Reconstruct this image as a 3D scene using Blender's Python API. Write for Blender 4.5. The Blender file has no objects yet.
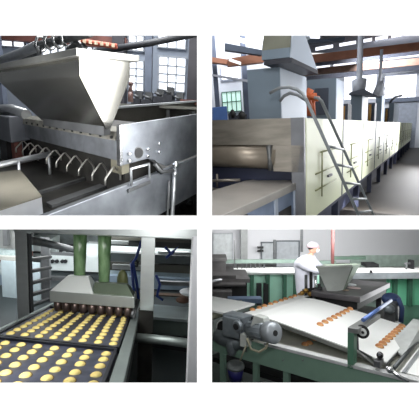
import bpy, math, random
import numpy as np
from mathutils import Vector, Matrix
random.seed(7)
COL = bpy.context.scene.collection
F = 300.0; CX, CY = 209.5, 207.5
EYE = np.array([0.0, 0.0, 2.0])

# ---------------------------------------------------------------- room frames
def D(px, py): return np.array([px-CX, F, -(py-CY)], float)
def un(v): return v/np.linalg.norm(v)
class Room:
    """a hall: its own axes, turned and tilted against the world, origin at eye height"""
    def __init__(s, A, sc=1.0):
        s.A = A*sc; s.I = np.linalg.inv(s.A); s.sc = sc
    def W(s, p):
        return Vector(EYE + s.A @ np.array(p, float))
    def at(s, px, py, x=None, y=None, z=None):
        d = s.I @ D(px, py)
        k, v = (0, x) if x is not None else (1, y) if y is not None else (2, z)
        return tuple(d*(v/d[k]))
    def front(s):                      # square frame sharing the room's up, facing the opening
        ez = un(s.A[:, 2]); ex = un(np.array([1.0, 0, 0]) - ez[0]*ez)
        ey = np.cross(ez, ex)
        return Room(np.column_stack([ex, ey, ez]), s.sc)
    def square(s, axis=0):             # square frame whose x (or y) follows the room's axis
        ez = un(s.A[:, 2]); a = s.A[:, axis]; a = un(a - (a@ez)*ez)
        if axis == 0: ex = a; ey = np.cross(ez, ex)
        else: ey = a; ex = np.cross(ey, ez)
        return Room(np.column_stack([ex, ey, ez]), s.sc)
    def to(s, other, p): return tuple(other.I @ (s.A @ np.array(p, float)))
def room(vx, vy, nad, sx=1, sc=1.0):
    return Room(np.column_stack([sx*un(D(*vx)), un(D(*vy)), -un(D(*nad))]), sc)
R1 = room((-142, 94), (385, 86), (130, 1300))
R2 = room((-500, 140), (431, 124), (315, 1400), sx=-1)
R3 = room((-1800, 150), (152, 255), (100, 2500), sx=-1)
R4 = room((-215, 224), (515, 224), (260, 9000), sx=-1, sc=1.6)
B1, B2, B3, B4 = R1.front(), R2.front(), R3.front(), R4.front()
S4x = R4.square(0)
WORLD = Room(np.eye(3))

# ---------------------------------------------------------------- materials
def s2l(c): return tuple(((v/12.92) if v <= .04045 else ((v+.055)/1.055)**2.4) for v in (x/255.0 for x in c))
MATS = {}
def mat(name, rgb, metal=0.0, rough=.6, nscale=6.0, namt=.12, bump=0.0, emit=None, es=1.0, stretch=None, rgb2=None, alpha=1.0, trans=0.0):
    if name in MATS: return MATS[name]
    m = bpy.data.materials.new(name); m.use_nodes = True
    nt = m.node_tree; b = nt.nodes['Principled BSDF']
    c = s2l(rgb); c2 = s2l(rgb2) if rgb2 else tuple(max(0, x*(1-namt*2)) for x in c)
    tc = nt.nodes.new('ShaderNodeTexCoord'); mp = nt.nodes.new('ShaderNodeMapping')
    no = nt.nodes.new('ShaderNodeTexNoise'); cr = nt.nodes.new('ShaderNodeValToRGB')
    no.inputs['Scale'].default_value = nscale; no.inputs['Detail'].default_value = 5
    if stretch: mp.inputs['Scale'].default_value = stretch
    nt.links.new(tc.outputs['Object'], mp.inputs['Vector']); nt.links.new(mp.outputs[0], no.inputs['Vector'])
    cr.color_ramp.elements[0].position = .3; cr.color_ramp.elements[1].position = .7
    cr.color_ramp.elements[0].color = (*c2, 1); cr.color_ramp.elements[1].color = (*c, 1)
    nt.links.new(no.outputs['Fac'], cr.inputs['Fac']); nt.links.new(cr.outputs['Color'], b.inputs['Base Color'])
    b.inputs['Metallic'].default_value = metal; b.inputs['Roughness'].default_value = rough
    if bump:
        bp = nt.nodes.new('ShaderNodeBump'); bp.inputs['Strength'].default_value = bump; bp.inputs['Distance'].default_value = .01
        nt.links.new(no.outputs['Fac'], bp.inputs['Height']); nt.links.new(bp.outputs[0], b.inputs['Normal'])
    if emit:
        b.inputs['Emission Color'].default_value = (*s2l(emit), 1); b.inputs['Emission Strength'].default_value = es
    if trans: b.inputs['Transmission Weight'].default_value = trans
    if alpha < 1: b.inputs['Alpha'].default_value = alpha
    MATS[name] = m; return m
M = lambda *a, **k: mat(*a, **k)
m_card   = M('white_wall_paint', (250, 250, 250), rough=.9, namt=.0)
m_cell   = M('grey_plaster', (150, 152, 150), rough=.9, namt=.05)
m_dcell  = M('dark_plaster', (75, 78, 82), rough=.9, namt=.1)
m_steel  = M('brushed_steel', (205, 208, 212), metal=.85, rough=.38, nscale=9, namt=.08, bump=.05, stretch=(1, 1, 6))
m_plate  = M('blued_steel_plate', (166, 171, 179), metal=.75, rough=.45, nscale=6, namt=.24, bump=.05)
m_hop    = M('polished_steel', (196, 194, 186), metal=1.0, rough=.24, nscale=4, namt=.06)
m_dsteel = M('dull_dark_steel', (120, 122, 124), metal=.7, rough=.5, nscale=8, namt=.2)
m_black  = M('black_rubber', (28, 29, 31), rough=.6, namt=.2)
m_well   = M('oily_dark_metal', (52, 51, 48), metal=.3, rough=.55, nscale=12, namt=.3)
m_rust   = M('brown_red_steel', (128, 82, 74), rough=.7, namt=.2)
m_chrome = M('chrome', (225, 226, 228), metal=1, rough=.18, namt=.02)

CUT = []
def cut(me, org):                      # a hall's contents end at the hall's own side walls
    import bmesh
    bm = bmesh.new(); bm.from_mesh(me); ch = False
    for co_, no_ in CUT:
        c = Vector(co_)-org
        if all((v.co-c).dot(no_) <= 0 for v in bm.verts): continue
        ch = True
        r = bmesh.ops.bisect_plane(bm, geom=bm.verts[:]+bm.edges[:]+bm.faces[:], plane_co=c, plane_no=no_, clear_outer=True)
        es = [e for e in r['geom_cut'] if isinstance(e, bmesh.types.BMEdge)]
        if es: bmesh.ops.holes_fill(bm, edges=es, sides=0)
    if ch: bm.to_mesh(me)
    bm.free()
def hall(pxl, pxr, pyt, pyb):
    global CUT
    CUT = []
    for px, sgn in ((pxl, -1), (pxr, 1)):
        n = Vector((1, -(px-CX)/F, 0))*sgn; CUT.append((tuple(EYE+np.array([0, 0, 0])), n.normalized()))
    for py, sgn in ((pyt, 1), (pyb, -1)):
        n = Vector((0, (py-CY)/F, 1))*sgn; CUT.append((tuple(EYE), n.normalized()))
# ---------------------------------------------------------------- mesh builder
class MB:
    def __init__(s, R=WORLD): s.R = R; s.v = []; s.f = []; s.smooth = []
    def on(s, R): s.R = R; return s
    def _add(s, vs, fs, sm=False):
        n = len(s.v); s.v += [Vector(v) for v in vs]
        for f in fs: s.f.append(tuple(i+n for i in f)); s.smooth.append(sm)
        return s
    def hexa(s, p):
        w = [s.R.W(q) for q in p]
        fs = [(0, 3, 2, 1), (4, 5, 6, 7), (0, 1, 5, 4), (1, 2, 6, 5), (2, 3, 7, 6), (3, 0, 4, 7)]
        return s._add(w, fs)
    def box(s, x0, x1, y0, y1, z0, z1):
        return s.hexa([(x0, y0, z0), (x1, y0, z0), (x1, y1, z0), (x0, y1, z0), (x0, y0, z1), (x1, y0, z1), (x1, y1, z1), (x0, y1, z1)])
    def prism(s, pts, ext):
        n = len(pts); a = [s.R.W(p) for p in pts]; b = [s.R.W([p[i]+ext[i] for i in range(3)]) for p in pts]
        fs = [tuple(range(n))[::-1], tuple(range(n, 2*n))] + [(i, (i+1) % n, n+(i+1) % n, n+i) for i in range(n)]
        return s._add(a+b, fs)
    def sheet(s, rows, th):            # rows of points -> closed slab, thickness th along room z
        nr, nc = len(rows), len(rows[0])
        top = [s.R.W(p) for r in rows for p in r]; bot = [s.R.W((p[0], p[1], p[2]-th)) for r in rows for p in r]
        N = nr*nc; fs = []
        for i in range(nr-1):
            for j in range(nc-1):
                a = i*nc+j; fs += [(a, a+1, a+nc+1, a+nc), (N+a, N+a+nc, N+a+nc+1, N+a+1)]
        for j in range(nc-1):
            fs += [(j, N+j, N+j+1, j+1)]; a = (nr-1)*nc+j; fs += [(a, a+1, N+a+1, N+a)]
        for i in range(nr-1):
            a = i*nc; fs += [(a, a+nc, N+a+nc, N+a)]; a = i*nc+nc-1; fs += [(a, N+a, N+a+nc, a+nc)]
        return s._add(top+bot, fs)
    def tube(s, pts, r, n=10, cap=True, room_pts=True):
        w = [s.R.W(p) for p in pts] if room_pts else [Vector(p) for p in pts]
        rs = r if isinstance(r, (list, tuple)) else [r]*len(w)
        vs = []; prev = None
        for i, p in enumerate(w):
            t = (w[min(i+1, len(w)-1)] - w[max(i-1, 0)]).normalized()
            if prev is None:
                a = Vector((0, 0, 1)) if abs(t.z) < .9 else Vector((1, 0, 0))
                u = t.cross(a).normalized()
            else:
                u = (prev - prev.dot(t)*t).normalized()
            prev = u; q = t.cross(u)
            for k in range(n):
                an = 2*math.pi*k/n; vs.append(p + (u*math.cos(an)+q*math.sin(an))*rs[i])
        fs = []
        for i in range(len(w)-1):
            for k in range(n):
                fs.append((i*n+k, i*n+(k+1) % n, (i+1)*n+(k+1) % n, (i+1)*n+k))
        s._add(vs, fs, True)
        if cap:
            m = len(s.v)-len(vs); s.f.append(tuple(m+k for k in range(n))[::-1]); s.smooth.append(False)
            e = m+(len(w)-1)*n; s.f.append(tuple(e+k for k in range(n))); s.smooth.append(False)
        return s
    def lathe(s, p, axis, prof, n=20):  # prof: list of (distance along axis, radius); axis in room coords
        w = s.R.W(p); ax = (s.R.W(axis)-s.R.W((0, 0, 0))).normalized()
        pts = [w+ax*h for h, r in prof]; 
        a = Vector((0, 0, 1)) if abs(ax.z) < .9 else Vector((1, 0, 0)); u = ax.cross(a).normalized(); q = ax.cross(u)
        vs = []
        for (h, r), c in zip(prof, pts):
            for k in range(n):
                an = 2*math.pi*k/n; vs.append(c+(u*math.cos(an)+q*math.sin(an))*max(r, 1e-5))
        fs = [(i*n+k, i*n+(k+1) % n, (i+1)*n+(k+1) % n, (i+1)*n+k) for i in range(len(prof)-1) for k in range(n)]
        s._add(vs, fs, True)
        m = len(s.v)-len(vs); s.f.append(tuple(m+k for k in range(n))[::-1]); s.smooth.append(False)
        e = m+(len(prof)-1)*n; s.f.append(tuple(e+k for k in range(n))); s.smooth.append(False)
        return s
    def ball(s, p, rx, ry=None, rz=None, nu=16, nv=10, top=False):
        ry = ry or rx; rz = rz or rx; ax = [Vector(un(s.R.A[:, i])) for i in range(3)]; c = s.R.W(p); vs = []
        lo = 0 if top else -math.pi/2
        for i in range(nv+1):
            la = lo+(math.pi/2-lo)*i/nv
            for k in range(nu):
                lo_ = 2*math.pi*k/nu
                vs.append(c+ax[0]*rx*math.cos(la)*math.cos(lo_)+ax[1]*ry*math.cos(la)*math.sin(lo_)+ax[2]*rz*math.sin(la))
        fs = [(i*nu+k, i*nu+(k+1) % nu, (i+1)*nu+(k+1) % nu, (i+1)*nu+k) for i in range(nv) for k in range(nu)]
        if top: fs.append(tuple(range(nu))[::-1])
        return s._add(vs, fs, True)
    def to(s, name, m, parent=None, bevel=0.0, sub=0, label=None):
        if parent is not None:
            org = Vector(parent.get('_org', tuple(parent.location)))
        else:
            xs = [v.x for v in s.v]; ys = [v.y for v in s.v]; zs = [v.z for v in s.v]
            org = Vector(((min(xs)+max(xs))/2, (min(ys)+max(ys))/2, min(zs)))
        me = bpy.data.meshes.new(name); me.from_pydata([tuple(v-org) for v in s.v], [], s.f); me.materials.append(m)
        import bmesh
        bm = bmesh.new(); bm.from_mesh(me); bmesh.ops.recalc_face_normals(bm, faces=bm.faces); bm.to_mesh(me); bm.free()
        me.polygons.foreach_set('use_smooth', s.smooth) if len(s.smooth) == len(me.polygons) else None
        if CUT: cut(me, org)
        o = bpy.data.objects.new(name, me); COL.objects.link(o)
        if parent is not None: o.parent = parent; o['_org'] = tuple(org)
        else: o.location = org; o['_org'] = tuple(org)
        if bevel:
            b = o.modifiers.new('bevel', 'BEVEL'); b.width = bevel; b.segments = 2; b.limit_method = 'ANGLE'
        if sub:
            b = o.modifiers.new('sub', 'SUBSURF'); b.levels = sub; b.render_levels = sub
        if label: o['label'] = label
        return o
def tag(o, label, cat, group=None):
    o['label'] = label; o['category'] = cat
    if group: o['group'] = group
    return o
def thing(R, name, p, label, cat, group=None):
    o = bpy.data.objects.new(name, None); COL.objects.link(o); o.empty_display_size = .05
    o.location = R.W(p); o['_org'] = tuple(o.location); return tag(o, label, cat, group)
def struct(o): o['kind'] = 'structure'; return o
def copy_tree(o, off, label=None, parent=None):
    c = o.copy(); COL.objects.link(c)
    if parent is None: c.location = Vector(o.location)+off
    else: c.parent = parent
    if label: c['label'] = label
    for ch in list(o.children): copy_tree(ch, off, None, c)
    return c
def lerp(a, b, t): return tuple(a[i]+(b[i]-a[i])*t for i in range(3))
def area(name, p, target, size, energy, color=(1, 1, 1), sy=None):
    l = bpy.data.lights.new(name, 'AREA'); l.energy = energy; l.color = color; l.shape = 'RECTANGLE'; l.size = size; l.size_y = sy or size
    o = bpy.data.objects.new(name, l); COL.objects.link(o); o.location = p
    d = Vector(target)-Vector(p); o.rotation_euler = d.to_track_quat('-Z', 'Y').to_euler(); return o

# ================================================================ SETTING: white wall with four openings, added slabs that keep each hall's light apart
def ray(px, py, Y): d = D(px, py)*(Y/F); return EYE+d
Y0, Y1 = .50, .512
def front_wall():
    # openings in px (left, right, top, bottom)
    ops = [(-8, 197, 35.6, 215.5), (212, 427, 35.6, 215.5), (-8, 197, 229.4, 382.6), (212, 427, 229.4, 382.6)]
    xs = [-900, -8, 197, 212, 427, 1300]; ys = [-800, 35.6, 215.5, 229.4, 382.6, 1250]
    b = MB()
    def corner(i, j, back):
        px, py = xs[i], ys[j]
        p = ray(px, py, Y0)
        if back:
            e = .0016
            dx = {1: -e, 2: e, 3: -e, 4: e}.get(i, 0); dz = {1: e, 2: -e, 3: e, 4: -e}.get(j, 0)
            p = ray(px, py, Y1)+np.array([dx, 0, dz])
        return tuple(p)
    hole = {(1, 1), (3, 1), (1, 3), (3, 3)}
    idx = {}
    vs = []
    for k in (0, 1):
        for i in range(6):
            for j in range(6): idx[i, j, k] = len(vs); vs.append(corner(i, j, k))
    fs = []
    for i in range(5):
        for j in range(5):
            if (i, j) in hole:
                q = [(i, j), (i+1, j), (i+1, j+1), (i, j+1)]
                for a in range(4):
                    A, Bq = q[a], q[(a+1) % 4]; fs.append((idx[A+(0,)], idx[Bq+(0,)], idx[Bq+(1,)], idx[A+(1,)]))
            else:
                fs.append((idx[i, j, 0], idx[i+1, j, 0], idx[i+1, j+1, 0], idx[i, j+1, 0]))
                fs.append((idx[i, j, 1], idx[i, j+1, 1], idx[i+1, j+1, 1], idx[i+1, j, 1]))
    b._add(vs, fs); o = struct(b.to('wall_front', m_card))
    o.data.materials.append(M('dark_reflection_back', (96, 98, 100), rough=.9, namt=.05))
    for p in o.data.polygons:          # unseen hall side coloured dark so the steel reflects less light
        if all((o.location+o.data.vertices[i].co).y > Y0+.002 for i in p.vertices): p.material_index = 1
    return o
front_wall()
def slab(name, p0, p1, w0, w1, th, m, axis):
    """flat slab running back from the wall between two sight lines"""
    (xa, ya), (xb, yb) = p0, p1
    a0, b0, a1, b1 = ray(xa, ya, w0), ray(xb, yb, w0), ray(xa, ya, w1), ray(xb, yb, w1)
    t = np.array(axis)*th/2
    b = MB(); b.hexa([tuple(q-EYE) for q in (a0-t, b0-t, b1-t, a1-t, a0+t, b0+t, b1+t, a1+t)])
    return struct(b.to(name, m))
slab('light_divider', (204.5, -260), (204.5, 424), Y1+.003, 34, .014, m_cell, (1, 0, 0))  # added partition, stops light leaking between left and right halls
slab('ceiling', (-40, 222.4), (204.3, 222.4), Y1+.003, 34, .010, m_cell, (0, 0, 1))  # added divider slab, blocks light between upper and lower halls
slab('ceiling', (204.7, 222.4), (470, 222.4), Y1+.003, 34, .010, m_cell, (0, 0, 1))
slab('shell_left', (-45, -260), (-45, 424), Y1+.003, 34, .02, m_dcell, (1, 0, 0))  # outer shell slabs, unseen, added to keep world light out
slab('shell_right', (470, -260), (470, 424), Y1+.003, 34, .02, m_cell, (1, 0, 0))
slab('shell_roof', (-45, -260), (204.3, -260), Y1+.003, 34, .02, m_dcell, (0, 0, 1))  # unseen lid added over the upper halls for darker contrast
slab('shell_roof', (204.7, -260), (470, -260), Y1+.003, 34, .02, m_dcell, (0, 0, 1))
slab('shell_below', (-45, 426), (470, 426), Y1+.003, 34, .02, m_dcell, (0, 0, 1))

hall(-40, 203, -250, 221)
# ================================================================ HALL 1: depositing hopper over the conveyor (upper left)
fl1 = -1.35
struct(MB(R1).box(-.2, 7.5, -1.2, 9, fl1-.05, fl1).to('floor', M('dark_concrete', (62, 60, 56), rough=.8, nscale=3, namt=.2)))
U = 1.257
# --- conveyor frame
t = thing(R1, 'conveyor', (1.3, 1.0, fl1), 'long grey steel conveyor with a dark sunken bed, under the hopper', 'conveyor')
MB(R1).box(1.207, 1.245, -.2, 3.2, -.79, -.5).to('side_rail', m_plate, t, bevel=.003)
MB(R1).box(1.245, 1.30, -.2, 3.2, -.535, -.525).to('inner_ledge', m_dsteel, t)
MB(R1).box(1.34, 1.36, .6, 3.2, -.60, -.545).to('inner_ledge', m_dsteel, t)
MB(R1).box(1.245, 3.4, .62, 3.2, -.64, -.60).to('bed', m_well, t)
MB(R1).box(1.52, 1.60, .64, 1.6, -.60, -.585).box(1.80, 1.83, .64, 1.6, -.60, -.58).to('bed_slat', m_dsteel, t)
MB(R1).box(3.2, 3.24, .3, 3.2, -.70, -.42).to('side_rail', m_plate, t)
MB(R1).hexa([(1.235, .40, -.62), (1.47, .40, -.62), (1.47, .64, -.62), (1.235, .64, -.62), (1.235, .40, -.6), (1.47, .40, -.6), (1.47, .64, -.6), (1.235, .64, -.6)]).to('end_panel', m_plate, t)
for v in (.3, 2.9):
    MB(R1).box(1.21, 1.25, v, v+.05, fl1, -.79).to('leg', m_dsteel, t)
# tall guide rod along the left
g = thing(R1, 'guide_rod', (2.2, .6, -.64), 'long round steel rod on short pegs crossing the conveyor at left', 'rod')
MB(R1).tube([(2.17, .2, -.45), (2.24, 1.02, -.455)], .022).to('rod', m_steel, g)
for v in (.70, .93): MB(R1).tube([(2.2, v, -.63), (2.2, v, -.45)], .011).to('peg', m_steel, g)
MB(R1).tube([(2.36, .2, -.50), (2.44, 1.02, -.50)], .014).to('rod', m_dsteel, g)
# --- cover box, bright front face
c = thing(R1, 'cover_box', (1.9, .4, -.9), 'flat beige-grey metal cover with bright front edge, lower left corner', 'cover')
MB(R1).hexa([(1.473, -.1, -.506), (1.473, .57, -.506), (2.15, .69, -.506), (2.6, -.1, -.506), (1.473, -.1, -.5), (1.473, .57, -.5), (2.15, .69, -.5), (2.6, -.1, -.5)]).to('top_plate', M('beige_steel', (128, 124, 112), metal=.35, rough=.6, nscale=5, namt=.1), c)
MB(R1).box(1.478, 1.50, -.1, .57, -.80, -.506).to('front_panel', M('pale_steel', (215, 218, 222), metal=.5, rough=.4), c)
# --- depositing machine: beam, end plate, nozzles
d = thing(R1, 'depositing_machine', (1.5, 1.1, -.5), 'steel beam with bent nozzles and bolted end plate under the hopper', 'machine')
def plate():
    b = MB(R1); u0, u1 = U, U+.02
    prof = [(.972, -.179), (3.0, -.183), (3.0, -.495), (1.40, -.495), (1.34, -.47), (1.28, -.44), (1.2, -.405), (.972, -.40)]
    # plate with a round hole
    b.prism([(u0, v, z) for v, z in prof], (u1-u0, 0, 0)); return b
plate().to('end_plate', m_plate, d, bevel=.002)
MB(R1).box(U-.004, U+.03, .955, .975, -.40, -.178).to('plate_edge', m_chrome, d)
MB(R1).lathe((U-.006, 1.106, -.352), (1, 0, 0), [(0, .036), (.01, .036)], 24).to('hole_ring', m_dsteel, d)
MB(R1).lathe((U-.008, 1.106, -.352), (1, 0, 0), [(0, .030), (.012, .030)], 24).to('bore', m_black, d)
for (x, y) in ((128.5, 153.5), (128.5, 160.5), (147, 149), (147, 156), (158.5, 143.5), (158.5, 152)):
    p = R1.at(x, y, x=U)
    MB(R1).lathe((U-.016, p[1], p[2]), (1, 0, 0), [(0, .006), (.003, .010), (.016, .011)], 10).to('bolt', m_chrome, d)
MB(R1).box(1.30, 3.05, .985, 1.02, -.385, -.265).to('beam', M('grey_beam', (138, 142, 148), metal=.6, rough=.5, nscale=8, namt=.25), d, bevel=.003)
MB(R1).hexa([(1.33, .975, -.27), (3.05, .975, -.27), (3.05, 1.03, -.25), (1.33, 1.03, -.25), (1.33, .985, -.222), (3.05, .985, -.222), (3.05, 1.05, -.205), (1.33, 1.05, -.205)]).to('beam_lip', M('worn_lip', (170, 168, 158), metal=.5, rough=.5, nscale=20, namt=.25), d)
MB(R1).box(1.30, 3.05, 1.02, 1.4, -.24, -.225).to('deck', m_well, d)
MB(R1).box(1.28, 1.40, .99, 1.05, -.46, -.26).to('end_block', M('yellowed_steel', (150, 146, 128), metal=.5, rough=.5), d)
for i in range(13):
    p = (1.36+i*.125, .978, -.262)
    MB(R1).box(p[0], p[0]+.022, .972, .985, p[2], p[2]+.016).to('clip', m_black, d)
for i in range(10):
    u = 1.484+(i-1)*.172 if i else 1.335; r = .006
    MB(R1).tube([(u, .898, -.508), (u, .899, -.476), (u, .905, -.466), (u, .960, -.421), (u, .975, -.421), (u, 1.012, -.466), (u, 1.018, -.478), (u, 1.018, -.508)], r, 8).to('nozzle', M('pale_pipe', (186, 184, 178), metal=.6, rough=.35, namt=.03), d)
MB(R1).box(1.30, 3.05, 1.03, 1.33, -.60, -.40).to('lower_frame', m_well, d)
# --- handle and post on the rail
h = thing(R1, 'lift_handle', (1.19, 1.0, -.5), 'square steel U-shaped handle standing on the rail below the end plate', 'handle')
MB(R1).tube([R1.at(131.5, 186, x=1.19), R1.at(131, 169, x=1.19), R1.at(149, 164, x=1.19), R1.at(149.5, 178, x=1.19)], .008, 8).to('bar', m_steel, h)
MB(R1).box(1.196, 1.206, .975, 1.17, -.545, -.525).to('foot_strip', m_dsteel, h)
q = R1.at(175, 166, x=1.17); q2 = R1.at(172.5, 214, x=1.17)
h = thing(R1, 'clamp_post', (1.17, q2[1], -1.3), 'upright steel rod with a bright ball joint in front of the conveyor rail', 'post')
MB(R1).tube([(1.17, q[1], q[2]), (1.17, q2[1], q2[2]), (1.17, q2[1], -1.3)], .014, 12).to('rod', m_steel, h)
MB(R1).tube([(1.185, q[1]-.045, q[2]-.09), (1.185, q[1]-.05, -1.3)], .008, 8).to('rod', m_dsteel, h)
MB(R1).ball((1.165, q[1], q[2]+.01), .026).to('ball_joint', m_chrome, h)
MB(R1).ball((1.165, q[1]-.005, q[2]-.05), .022).to('lower_joint', m_steel, h)
MB(R1).tube([(1.19, 1.20, -.43), (1.18, 1.26, -.49), (1.172, q[1], q[2]-.03)], .012).to('link_arm', m_dsteel, h)
MB(R1).prism([(1.20, 1.185, -.41), (1.20, 1.215, -.41), (1.20, 1.33, -.515), (1.20, 1.28, -.515)], (.03, 0, 0)).to('brace', m_black, h)
# --- hopper
h = thing(R1, 'hopper', (1.9, .95, -.2), 'large wedge-shaped stainless steel hopper with a bright triangular end', 'hopper')
u0, u1, v0, v1, za, zb, zc = 1.357, 2.66, .767, 1.12, .156, .066, -.205
MB(R1).hexa([(u0, v0, zb), (u1, v0, zb), (u1, v1, zb), (u0, v1, zb), (u0, v0, za), (u1, v0, za), (u1, v1, za), (u0, v1, za)]).to('upper_band', m_hop, h)
MB(R1).hexa([(u0+.005, .935, zc), (2.30, .935, zc), (2.30, .965, zc), (u0+.005, .965, zc), (u0, v0, zb), (u1, v0, zb), (u1, v1, zb), (u0, v1, zb)]).to('tapered_body', m_hop, h)
MB(R1).box(u0-.035, u1+.04, v0-.035, v1+.05, za-.004, za+.03).to('rim', M('rim_steel', (185, 185, 180), metal=.8, rough=.35), h, bevel=.003)
MB(R1).box(u0+.02, 2.25, .925, .975, zc-.035, zc+.03).to('spout', m_dsteel, h)
# --- pipework over the hopper
def P1(px, py, u): return R1.at(px, py, x=u)
pa = thing(R1, 'pipe_run', P1(20, 52, 2.0), 'thick grey pipe sloping up behind the hopper rim at left', 'pipe')
MB(R1).tube([R1.at(-12, 65, y=1.25), R1.at(14, 56, y=1.25), R1.at(38, 46, y=1.25)], .045, 14).to('pipe', m_steel, pa)
MB(R1).tube([R1.at(-12, 71, y=1.3), R1.at(38, 53, y=1.3)], .02, 10).to('thin_pipe', m_dsteel, pa)
pc = thing(R1, 'flexible_hose', R1.at(52, 45, y=1.25), 'coiled flexible hose with shiny ring clamps above the hopper', 'hose')
MB(R1).tube([R1.at(38, 46, y=1.25), R1.at(52, 42, y=1.25), R1.at(68, 38, y=1.25), R1.at(90, 32, y=1.25)], .034, 12).to('hose', m_dsteel, pc)
for x, y in ((41, 44), (50, 41.5), (58.5, 39.5), (67, 38)):
    p = R1.at(x, y, y=1.25); rr = .062
    ring = [(p[0]+rr*math.cos(a)*.25, p[1]+rr*math.cos(a)*.9, p[2]+rr*math.sin(a)) for a in [2*math.pi*k/16 for k in range(17)]]
    MB(R1).tube(ring, .013, 8, cap=False).to('ring_clamp', m_chrome, pc)
MB(R1).tube([R1.at(38, 47, y=1.2), R1.at(41, 62, y=1.2)], .02, 10).to('support', m_dsteel, pc)
o = MB(R1).tube([R1.at(70, 50, y=1.28), R1.at(78, 44, y=1.28), R1.at(84, 46, y=1.28), R1.at(74, 54, y=1.28)], .03, 10).to('valve', m_dsteel)
tag(o, 'dark grey valve elbow on top of the hopper corner', 'valve')
# orange and white lattice beam
lb = thing(B1, 'crane_rail', B1.at(95, 45, y=4.2), 'red and white striped lattice rail hanging above the hopper', 'rail')
pA, pB = B1.at(66, 39, y=4.2), B1.at(117, 46.5, y=4.2)
MB(B1).tube([pA, pB], .035, 4).to('rail', M('orange_red', (176, 84, 62), rough=.6), lb)
for i in range(9):
    p = lerp(pA, pB, (i+.5)/9)
    MB(B1).box(p[0]-.02, p[0]+.015, p[1]-.045, p[1]-.03, p[2]-.022, p[2]+.022).to('marking', M('cream_paint', (225, 205, 180)), lb)
# --- machine at the left rear
k = thing(R1, 'rear_machine', R1.at(8, 160, y=1.05), 'bluish grey machine head with a curved silver cover on the left edge', 'machine')
p = R1.at(8, 118, y=1.02)
MB(R1).box(2.85, 3.4, .86, 1.06, -.42, -.20).to('body', M('blue_grey_enamel', (120, 124, 132), rough=.5, metal=.2), k, bevel=.01)
MB(R1).tube([(2.80, 1.0, -.19), (3.05, .95, -.15), (3.5, .9, -.165)], .045, 12).to('curved_cover', m_steel, k)
MB(R1).box(3.00, 3.3, .86, 1.0, -.66, -.42).to('dark_pillar', m_black, k)
MB(R1).box(2.90, 2.99, .90, .97, -.66, -.42).to('red_brown_post', m_rust, k)
# --- back wall with windows, frontal frame
YB = 6.2
wallm = M('grey_blue_wall', (150, 158, 172), rough=.8, nscale=2, namt=.06)
def bw(px, py, y=YB): return B1.at(px, py, y=y)
holes = [(159, 185.5, 59, 90), (158.5, 185.5, 36.8, 47), (129.5, 143.5, 62, 90), (129.5, 143.5, 38, 50.5), (3, 24, 36, 46), (24, 36, 52, 60), (46, 62, 46, 55)]
zf = B1.I@(R1.A@np.array([0, 0, fl1]))
p0, p1 = bw(-60, 150), bw(204, 150)
struct(MB(B1).box(p0[0], p1[0]+.15, YB, YB+.1, -1.4, 2.3).to('wall_back', wallm))
m_win = M('daylight_pane', (245, 248, 255), emit=(240, 246, 255), es=1.5, namt=0)
def window(R, n, px0, px1, py0, py1, Y, cols, rows, m=m_win, fm=None):
    a = R.at(px0, py1, y=Y); b = R.at(px1, py0, y=Y)
    fm = fm or M('window_frame_paint', (120, 126, 136), rough=.6)
    f = MB(R); x0, x1, z0, z1 = a[0], b[0], a[2], b[2]; t_ = .022
    for (xa, xb, zA, zB) in [(x0-t_, x0, z0-t_, z1+t_), (x1, x1+t_, z0-t_, z1+t_), (x0, x1, z0-t_, z0), (x0, x1, z1, z1+t_)]:
        f.box(xa, xb, Y-.05, Y-.001, zA, zB)
    for i in range(1, cols): xx = x0+(x1-x0)*i/cols; f.box(xx-.012, xx+.012, Y-.045, Y-.012, z0, z1)
    for j in range(1, rows): zz = z0+(z1-z0)*j/rows; f.box(x0, x1, Y-.045, Y-.012, zz-.012, zz+.012)
    fo = struct(f.to('window_%d' % n, fm))
    MB(R).box(x0, x1, Y-.012, Y-.002, z0, z1).to('pane', m, fo)
for i, (a, b, c_, e, nc, nr) in enumerate([(159, 185.5, 59, 90, 3, 4), (158.5, 185.5, 36.8, 47, 3, 1), (129.5, 143.5, 62, 90, 2, 4), (129.5, 143.5, 37, 50, 2, 2), (3, 24, 30, 46, 2, 2), (22, 37, 51, 60, 2, 1), (44, 66, 44, 56, 3, 1), (87, 106, 48, 56, 3, 1)]):
    window(B1, i+1, a, b, c_, e, YB-.02, nc, nr, fm=M('window_frame_light', (165, 170, 178), rough=.6))
m_pil = M('pillar_paint', (96, 104, 120), rough=.7)
def pillar(R, px0, px1, Y, zb, zt, m, label, name='pillar'):
    a = R.at(px0, 100, y=Y); b = R.at(px1, 100, y=Y)
    o = MB(R).box(a[0], b[0], Y, Y+(b[0]-a[0]), zb, zt).to(name, m); return tag(o, label, 'pillar')
pillar(B1, 144.5, 151, 5.6, -1.3, 2.2, m_pil, 'blue-grey pillar between the two tall windows')
pillar(B1, 186.5, 197.5, 5.2, -1.3, 2.2, M('dark_pillar_paint', (66, 64, 70), rough=.7), 'dark pillar at the right edge beside the tall window')
pillar(B1, 113, 124, 5.9, -1.3, 2.2, M('dark_pillar_paint', (66, 64, 70), rough=.7), 'dark pillar behind the hopper rim, left of the narrow window')
pillar(B1, -4, 3, 5.0, -1.3, 2.2, m_pil, 'blue-grey pillar at the far left above the pipe')
struct(MB(B1).box(*(B1.at(-40, 40, y=5.9)[0], B1.at(125, 40, y=5.9)[0]), 5.98, 6.1, B1.at(60, 44, y=6)[2], B1.at(60, 33, y=6)[2]).to('trim_1', m_rust))
o = MB(B1).tube([B1.at(95, 52, y=4.6), B1.at(150, 43, y=4.6), B1.at(200, 33, y=4.6)], .045, 8).to('overhead_duct', M('dark_duct', (50, 52, 58), rough=.5)); tag(o, 'dark duct slanting up across the windows', 'duct')
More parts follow.
